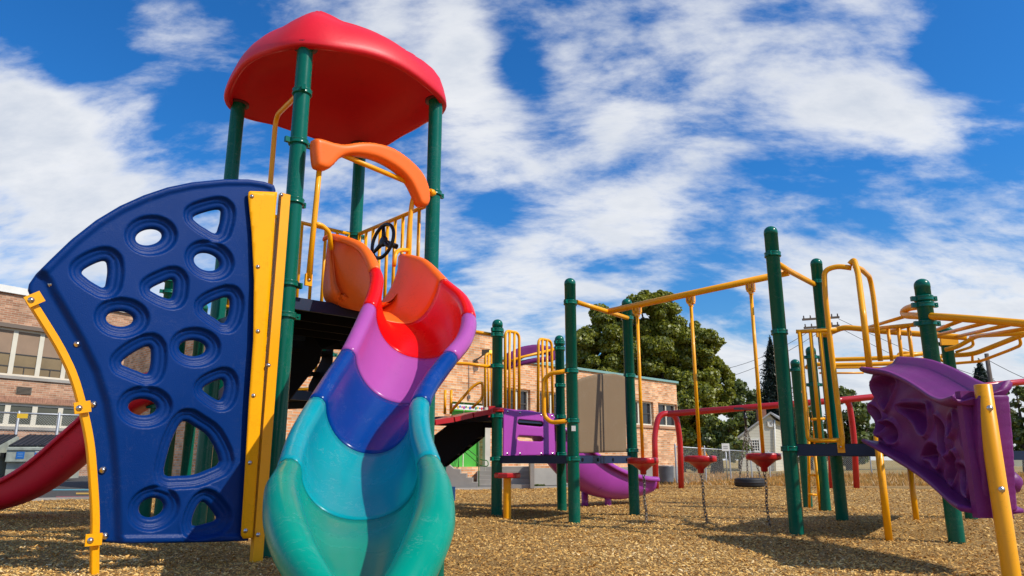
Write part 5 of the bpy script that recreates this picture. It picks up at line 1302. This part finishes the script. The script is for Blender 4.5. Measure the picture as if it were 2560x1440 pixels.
dvec = Vector((4.4, 9.0, 0))           # side wall direction, away to the right
q = MB(); q.add([L0, R0, RT, PK, LT], [(0, 1, 2, 3, 4)], False); q.quad(R0, R0 + dvec, RT + dvec, RT); q.quad(L0, LT, LT + dvec, L0 + dvec); q.build('wall', SID, hs)
q = MB(); ov = Vector((-.12, -.25, 0))
for (a, b) in ((LT + Vector((-.3, 0, -.12)), PK + Vector((0, 0, .03))), (PK + Vector((0, 0, .03)), RT + Vector((.35, 0, -.1)))):
    v = [a + Vector((0, -.25, 0)), b + Vector((0, -.25, 0)), b + dvec, a + dvec]; v2 = [p + Vector((0, 0, .12)) for p in v]
    q.add(v + v2, [(0, 1, 2, 3), (7, 6, 5, 4), (0, 4, 5, 1), (1, 5, 6, 2), (2, 6, 7, 3), (3, 7, 4, 0)], False)
rf = q.build('roof', mat('grey shingle', (.30, .30, .30), .8, vary=.15, vscale=4), hs)
p = H(1944, 1036) + Vector((0, 3, 0)); q = MB(); q.box(p, (.5, .5, 1.3)); q.build('chimney', mat('chimney brick', (.30, .13, .08), .9, vary=.2), rf)
def hwin(x0, x1, y0, y1, nx_, ny_, nm='window', fm=WHITE, gm=GLASS):
    a, b = H(x0, y1, -.06), H(x1, y0, -.06); q = MB(); cx = (a + b) / 2; w, h = b.x - a.x, b.z - a.z
    for (c, s) in (((cx.x, a.y, a.z), (w, .08, .09)), ((cx.x, a.y, b.z), (w, .08, .09)), ((a.x, a.y, cx.z), (.09, .08, h)), ((b.x, a.y, cx.z), (.09, .08, h))): q.box(c, s)
    for k in range(1, nx_): q.box((a.x + w * k / nx_, a.y + .01, cx.z), (.035, .05, h))
    for k in range(1, ny_): q.box((cx.x, a.y + .012, a.z + h * k / ny_), (w, .05, .035))
    o = q.build(nm, fm, hs); g = MB(); g.quad((a.x, a.y + .03, a.z), (b.x, a.y + .03, a.z), (b.x, a.y + .03, b.z), (a.x, a.y + .03, b.z)); g.build('pane', gm, o)
hwin(1875, 1897, 1099, 1128, 4, 4); hwin(1920, 1929, 1054, 1066, 1, 5, 'vent', WHITE, mat('grey vent', (.25, .25, .28), .7))
PLY = mat('plywood board', (.62, .45, .16), .7, vary=.1)
sd_ = dvec.normalized(); so = Vector((sd_.y, -sd_.x, 0))
for (s0, s1, za, zb_) in ((.5, 1.9, 1.9, 2.9), (2.2, 3.6, 2.0, 2.9)):
    v = [R0 + sd_ * s0 + so * .03 + Vector((0, 0, za)), R0 + sd_ * s1 + so * .03 + Vector((0, 0, za)), R0 + sd_ * s1 + so * .03 + Vector((0, 0, zb_)), R0 + sd_ * s0 + so * .03 + Vector((0, 0, zb_))]
    v2 = [p + so * .03 for p in v]; q = MB(); q.add(v + v2, [(0, 1, 2, 3), (7, 6, 5, 4), (0, 4, 5, 1), (1, 5, 6, 2), (2, 6, 7, 3), (3, 7, 4, 0)], False); q.build('window_board', PLY, hs)
q = MB(); q.tube([R0 + Vector((-.05, -.08, 0)), RT + Vector((-.05, -.08, 0))], .05, 8); q.build('downpipe', WHITE, hs)

# ================================================================== UTILITY POLES AND WIRES
WOODP = mat('weathered pole', (.12, .09, .07), .9, vary=.2)
def upole(px, ytop, Y, arms, label, w=.14):
    p = at(px, ytop, Y); t = thing('utility_pole', (p.x, p.y, 0), label, 'utility pole')
    q = MB(); q.tube([(p.x, p.y, -.2), (p.x, p.y, p.z)], [w * 1.15, w * .85], 12); q.build('pole', WOODP, t)
    for (y, x0, x1) in arms:
        a, b = at(x0, y + 3, Y), at(x1, y - 3, Y); q = MB(); q.beam(a, b, .13, .15); arm = q.build('cross_arm', WOODP, t)
        for f in (.04, .22, .40, .62, .80, .96):
            c = a.lerp(b, f); q = MB(); q.lathe([(.03, .07), (.06, .12), (.04, .2), (.06, .25), (.001, .3)], c, 8); q.build('insulator', mat('insulator', (.12, .09, .07), .4), arm)
    return t, p
u1_, pp1 = upole(2052, 786, 52, [(796, 2006, 2098), (817, 2010, 2098)], 'utility pole with two cross arms rising behind the tall green posts')
u2_, pp2 = upole(2466, 884, 44, [], 'bare wooden utility pole beside the distant fir')
wm = mat('wire', (.06, .06, .065), .6)
for wi, (a, b, sag) in enumerate(((at(2096, 797, 52), at(2700, 1010, 44), .6), (at(2096, 818, 52), at(2700, 1060, 44), .6), (at(2470, 900, 44), at(2700, 985, 40), .3), (at(1780, 930, 60), at(2040, 818, 52), .5), (at(1760, 958, 60), at(2040, 836, 52), .5))):
    q = MB(); q.tube([a.lerp(b, k / 12) - Vector((0, 0, sag * math.sin(math.pi * k / 12))) for k in range(13)], .018, 5); tag(q.build('power_line', wm), ['wire running right from the upper cross arm', 'wire running right from the lower cross arm', 'wire running right from the bare wooden pole', 'upper wire coming in from the left to the cross arms', 'lower wire coming in from the left to the cross arms'][wi], 'power line', 'thin overhead power lines')

# ================================================================== PARKED CAR
def car():
    p = at(2535, 1168, 42); t = thing('parked_car', (p.x, p.y, 0), 'old pale saloon car parked beyond the field at the right edge', 'car')
    prof = [(-2.2, .30), (-2.22, .62), (-1.9, .80), (-1.1, .86), (-.75, 1.26), (.75, 1.28), (1.25, .90), (2.1, .84), (2.25, .60), (2.2, .30)]
    vs = [(p.x + x, p.y - .8, z) for x, z in prof] + [(p.x + x, p.y + .8, z) for x, z in prof]; n = len(prof)
    q = MB(); q.add(vs, [list(range(n)), list(range(n, 2 * n))[::-1]] + [(i, i + n, (i + 1) % n + n, (i + 1) % n) for i in range(n)], False); q.build('body', mat('pale car paint', (.50, .52, .42), .3), t)
    for (x0, x1) in ((-.85, -.08), (.02, .85)):
        q = MB(); q.add([(p.x + x0, p.y - .81, .90), (p.x + x1, p.y - .81, .90), (p.x + x1 * .85 - .02, p.y - .81, 1.2), (p.x + x0 * .85, p.y - .81, 1.2)], [(0, 1, 2, 3)], False); q.build('window', GLASS, t)
    for x in (-1.35, 1.35):
        q = MB(); q.lathe([(.001, -.09), (.31, -.09), (.33, -.04), (.33, .08), (.001, .08)], (p.x + x, p.y - .78, .33), 24, axis=(0, 1, 0)); w = q.build('wheel', RUBBER, t)
        q = MB(); q.lathe([(.001, 0), (.17, 0), (.15, .02), (.001, .03)], (p.x + x, p.y - .87, .33), 16, axis=(0, -1, 0)); q.build('hubcap', STEEL, w)
    q = MB(); q.box((p.x - 2.2, p.y - .2, .45), (.08, 1.5, .10)); q.build('bumper', STEEL, t)
car()

# ================================================================== TREES
def leafmat(name, c, tr=.35, sat=.2):
    m = bpy.data.materials.new(name); m.use_nodes = True; nt = m.node_tree; N = nt.nodes; L = nt.links; N.remove(N['Principled BSDF']); out = N['Material Output']
    a = N.new('ShaderNodeAttribute'); a.attribute_name = 'tone'
    r = N.new('ShaderNodeValToRGB'); e = r.color_ramp.elements
    e[0].color = (c[0] * .45, c[1] * .5, c[2] * .5, 1); e[1].color = (c[0] * 1.9, c[1] * 1.5, c[2] * 1.3, 1)
    L.new(a.outputs['Fac'], r.inputs[0])
    d = N.new('ShaderNodeBsdfDiffuse'); t = N.new('ShaderNodeBsdfTranslucent'); mx = N.new('ShaderNodeMixShader'); mx.inputs[0].default_value = tr
    L.new(r.outputs[0], d.inputs[0]); L.new(r.outputs[0], t.inputs[0]); L.new(d.outputs[0], mx.inputs[1]); L.new(t.outputs[0], mx.inputs[2])
    g = N.new('ShaderNodeBsdfGlossy'); g.inputs['Roughness'].default_value = .45; m2 = N.new('ShaderNodeMixShader'); m2.inputs[0].default_value = .05
    L.new(mx.outputs[0], m2.inputs[1]); L.new(g.outputs[0], m2.inputs[2]); L.new(m2.outputs[0], out.inputs[0]); return m
LM = leafmat('maple leaves', (.20, .25, .022), .4); LM2 = leafmat('mid green leaves', (.11, .16, .03)); LM3 = leafmat('dark fir needles', (.012, .03, .018), .15); LM4 = leafmat('olive leaves', (.10, .12, .02))
def leaf_mesh(name, C, N_, size, m, parent, asp=.75):
    n = len(C); q = rng.standard_normal((n, 3)); nn = N_ + q * .75; nn /= np.linalg.norm(nn, axis=1)[:, None]
    h = rng.standard_normal((n, 3)); t = np.cross(nn, h); t /= np.linalg.norm(t, axis=1)[:, None] + 1e-9; b = np.cross(nn, t)
    s = (size * (.6 + .8 * rng.random(n)))[:, None]
    v = np.stack([C - t * s * .5, C + b * s * asp * .5 - nn * s * .08, C + t * s * .5, C - b * s * asp * .5 - nn * s * .08], 1).reshape(-1, 3)
    org = np.array(ORG[parent]) if parent else 0
    me = bpy.data.meshes.new(name); me.vertices.add(n * 4); me.vertices.foreach_set('co', (v - org).ravel())
    me.loops.add(n * 4); me.loops.foreach_set('vertex_index', np.arange(n * 4)); me.polygons.add(n); me.polygons.foreach_set('loop_start', np.arange(n) * 4); me.polygons.foreach_set('loop_total', np.full(n, 4)); me.update(calc_edges=True)
    A_ = me.attributes.new('tone', 'FLOAT', 'FACE'); A_.data.foreach_set('value', np.clip(.5 + .22 * rng.standard_normal(n), 0, 1))
    me.materials.append(m); o = bpy.data.objects.new(name, me); COL.objects.link(o); o.parent = parent; ORG[o] = ORG.get(parent, Vector((0, 0, 0))); return o
def tree(name, label, blobs, Y, base_px, m, leaf=.24, per=520, sub=.42, group=None, trunk_r=.28, cat='tree', density=1.0, depth=1.0):
    """blobs: (px, py, radius px) of the crown's big masses; each is filled with smaller leaf clumps"""
    g0 = at(base_px, 1150, Y); t = thing(name, (g0.x, Y, 0), label, cat, group)
    k = Y / FPX; Cs = []; Ns = []; ends = []
    for (px, py, pr) in blobs:
        r = pr * k; c = at(px, py, Y) + Vector((0, (rng.random() - .5) * r * 1.4 * depth, 0)); nc_ = int(max(5, density * 24 * (r / 1.6) ** 1.6))
        ends.append((c, r))
        for j in range(nc_):
            u = rng.standard_normal(3); u /= np.linalg.norm(u); rad = r * rng.random() ** .45 * .95; cc = np.array(c) + u * rad * np.array([1, depth, .9]); cr = sub * (.6 + .8 * rng.random()) * min(1.2, max(.6, r / 1.5))
            n = int(per * (cr / sub) ** 1.5 * .35)
            w = rng.standard_normal((n, 3)); w /= np.linalg.norm(w, axis=1)[:, None]; rr = cr * (.35 + .65 * rng.random(n) ** .4)
            w2 = w.copy(); w2[:, 2] = np.where(w2[:, 2] < 0, w2[:, 2] * .75, w2[:, 2])
            Cs.append(cc + w2 * rr[:, None] * np.array([1.1, 1.1, .95])); Ns.append(w + np.array([0, 0, .5]))
    C = np.concatenate(Cs); N_ = np.concatenate(Ns); ok = C[:, 2] > .15; leaf_mesh('crown', C[ok], N_[ok], leaf, m, t)
    q = MB(); zt = min(c.z for c, r in ends) + .5; top = Vector((g0.x, Y, max(1.0, min(zt, 3.5)))); q.tube([(g0.x, Y, -.2), (g0.x + .05, Y, top.z * .5), top], [trunk_r * 1.25, trunk_r, trunk_r * .85], 12)
    for c, r in ends:
        mid = top.lerp(c, .5) + Vector((0, 0, -.1 * (c - top).length)); q.tube([top - Vector((0, 0, .3)), mid, c + Vector((0, 0, r * .4))], [trunk_r * .5, trunk_r * .3, trunk_r * .08], 7)
    q.build('trunk', BARK, t); return t
tree('maple_tree', 'huge rounded maple tree towering behind the brick wing', [(1500, 850, 62), (1470, 900, 48), (1545, 800, 66), (1600, 775, 50), (1632, 760, 42), (1655, 800, 55), (1700, 835, 60), (1740, 870, 55), (1780, 880, 34), (1795, 930, 45), (1620, 880, 85), (1560, 920, 80), (1690, 930, 85), (1750, 980, 75), (1800, 1000, 42), (1700, 1030, 80), (1760, 1080, 65), (1720, 1130, 55), (1480, 960, 50), (1640, 1000, 70), (1805, 960, 26), (1660, 745, 28), (1650, 860, 60), (1590, 850, 60), (1720, 980, 70), (1660, 1080, 60), (1790, 1080, 50), (1550, 880, 55), (1530, 960, 60), (1770, 920, 40)], 42, 1690, LM, leaf=.19, per=1250, sub=.46, trunk_r=.45)
tree('maple_tree', 'dark leafy tree seen just left of the huge maple, above the roof', [(1405, 935, 30), (1380, 950, 26), (1430, 925, 26)], 47, 1400, LM, leaf=.3, per=380, sub=.5)
tree('ash_tree', 'mid green tree between the huge maple and the dark fir', [(1850, 975, 32), (1838, 1010, 38), (1870, 1020, 38), (1862, 1060, 42), (1840, 1090, 45), (1885, 1070, 32)], 60, 1855, LM2, leaf=.32, per=380, sub=.62)
tree('shrub_tree', 'low dark green tree behind the fence, left of the house', [(1790, 1080, 42), (1760, 1130, 40), (1810, 1120, 40), (1840, 1120, 38), (1730, 1150, 34), (1830, 1060, 30)], 36, 1790, LM2, leaf=.22, per=380, sub=.42)
tree('shrub_tree', 'dark leafy tree filling the gap left of the purple climbing wall', [(2120, 1000, 34), (2140, 1040, 42), (2110, 1070, 40), (2160, 1090, 42), (2085, 1110, 36), (2130, 1130, 42), (2060, 1130, 36)], 50, 2125, LM2, leaf=.28, per=380, sub=.55)
tree('shrub_tree', 'dark leafy tree behind the house, under the fir', [(1880, 1010, 34), (1960, 1020, 36), (1985, 1050, 38), (1900, 1040, 36), (1850, 1060, 30)], 62, 1930, LM2, leaf=.32, per=340, sub=.6)
tree('shrub_tree', 'dark leafy tree behind the deck, right of the house', [(2010, 1060, 36), (1990, 1100, 38), (2035, 1095, 38), (2200, 1100, 44), (2250, 1090, 40), (1985, 1140, 30)], 54, 2020, LM2, leaf=.3, per=340, sub=.55)
tree('olive_green_tree', 'olive green tree behind the far right green posts', [(2365, 950, 26), (2400, 965, 32), (2350, 985, 34), (2430, 990, 38), (2320, 1010, 32), (2390, 1030, 42), (2290, 1050, 34)], 52, 2380, LM4, leaf=.28, per=360, sub=.55)
tree('olive_green_tree', 'sunlit tree right of the upright yellow post of the purple climbing wall', [(2500, 1010, 32), (2490, 1060, 34), (2515, 1040, 30), (2510, 1090, 30), (2530, 1120, 32)], 44, 2510, LM4, leaf=.24, per=360, sub=.45)
tree('tall_hedge_tree', 'tall dark green tree cut off by the right edge of the picture', [(2555, 985, 30), (2565, 1030, 36), (2545, 1075, 34), (2580, 1080, 40), (2560, 1120, 36), (2610, 1020, 50), (2600, 1110, 50)], 40, 2570, LM2, leaf=.22, per=420, sub=.42)
def fir(px, ytop, Y, w_px, label, nt_=22, ybot=1130):
    p = at(px, ytop, Y); t = thing('fir_tree', (p.x, Y, 0), label, 'tree'); k = Y / FPX; W = w_px * k; H_ = p.z; zb_ = max(.8, at(px, ybot, Y).z); Cs = []; Ns = []
    for i in range(nt_):
        f = (i + .5) / nt_; z = p.z - (p.z - zb_) * f; r = W * (f ** .85) * (.85 + .3 * rng.random()); nb_ = 9 + int(8 * f)
        for j in range(nb_):
            a = 2 * math.pi * (j + rng.random()) / nb_; L__ = r * (.6 + .55 * rng.random()); n = int(36 + 90 * L__ / max(W, .1))
            s = rng.random(n); c = np.stack([p.x + np.cos(a) * L__ * s + .14 * L__ * rng.standard_normal(n) * s, Y + np.sin(a) * L__ * s + .14 * L__ * rng.standard_normal(n) * s, z - .30 * L__ * s ** 1.4 + .12 * rng.standard_normal(n)], 1)
            Cs.append(c); Ns.append(np.tile([math.cos(a) * .4, math.sin(a) * .4, .8], (n, 1)))
    Cs.append(np.stack([np.full(40, p.x) + .05 * rng.standard_normal(40), np.full(40, Y) + .05 * rng.standard_normal(40), p.z - .8 * rng.random(40)], 1)); Ns.append(np.tile([.3, 0, 1.], (40, 1)))
    leaf_mesh('crown', np.concatenate(Cs), np.concatenate(Ns), .20, LM3, t, .35)
    q = MB(); q.tube([(p.x, Y, -.1), (p.x, Y, p.z)], [.28, .03], 8); q.build('trunk', BARK, t)
fir(1925, 848, 55, 62, 'tall dark fir tree standing behind the cream house', 26, 1060)
fir(2447, 903, 60, 46, 'dark fir tree beside the bare wooden pole', 16, 1010)
fir(2440, 925, 64, 28, 'smaller fir just left of the dark fir by the pole', 12, 1010)

# ================================================================== DRY GRASS, WEEDS
def grass():
    m = leafmat('dry grass blades', (.42, .27, .075), .3)
    n = 30000; X = 2.5 + 34 * rng.random(n); Y = 19.6 + 12.5 * rng.random(n) ** 1.3; 
    nb_ = 7000; X = np.concatenate([X, 4 + 28 * rng.random(nb_)]); Y = np.concatenate([Y, 29.5 + 2.5 * rng.random(nb_)]); n += nb_
    ne = 2500; xe = 3.5 + 19 * rng.random(ne); X = np.concatenate([X, xe]); Y = np.concatenate([Y, 19.35 + .5 * rng.random(ne)]); n += ne
    H_ = .05 + .13 * rng.random(n) ** 2; H_[30000:37000] += .16 * rng.random(nb_); z0 = np.full(n, -.03)
    a = rng.random(n) * 2 * np.pi; w = .012 + .01 * rng.random(n); lean = .5 * rng.standard_normal((n, 2)) * H_[:, None]
    v = np.stack([np.stack([X - np.cos(a) * w, Y - np.sin(a) * w, z0], 1), np.stack([X + np.cos(a) * w, Y + np.sin(a) * w, z0], 1), np.stack([X + lean[:, 0], Y + lean[:, 1], z0 + H_], 1)], 1).reshape(-1, 3)
    me = bpy.data.meshes.new('dry_grass'); me.vertices.add(n * 3); me.vertices.foreach_set('co', v.ravel()); me.loops.add(n * 3); me.loops.foreach_set('vertex_index', np.arange(n * 3)); me.polygons.add(n); me.polygons.foreach_set('loop_start', np.arange(n) * 3); me.polygons.foreach_set('loop_total', np.full(n, 3)); me.update(calc_edges=True)
    A_ = me.attributes.new('tone', 'FLOAT', 'FACE'); A_.data.foreach_set('value', np.clip(.55 + .22 * rng.standard_normal(n), 0, 1)); me.materials.append(m)
    o = bpy.data.objects.new('dry_grass', me); COL.objects.link(o); tag(o, kind='stuff')
grass()
def weeds(cx, cy, w, h, hh, n, name, m):
    X = cx + w * (rng.random(n) - .5); Y = cy + h * (rng.random(n) - .5); Z = hh * rng.random(n)
    o = leaf_mesh(name, np.stack([X, Y, Z], 1), np.tile([0, 0, 1.], (n, 1)), .05, m, None, .4); tag(o, kind='stuff')
p = onz(1325, 1216); weeds(p.x, p.y, .75, .2, .05, 900, 'weeds', LM2)
p = onz(12, 1195); weeds(p.x, p.y, .9, .6, .45, 900, 'dry_weeds', leafmat('dry weeds', (.30, .24, .06)))
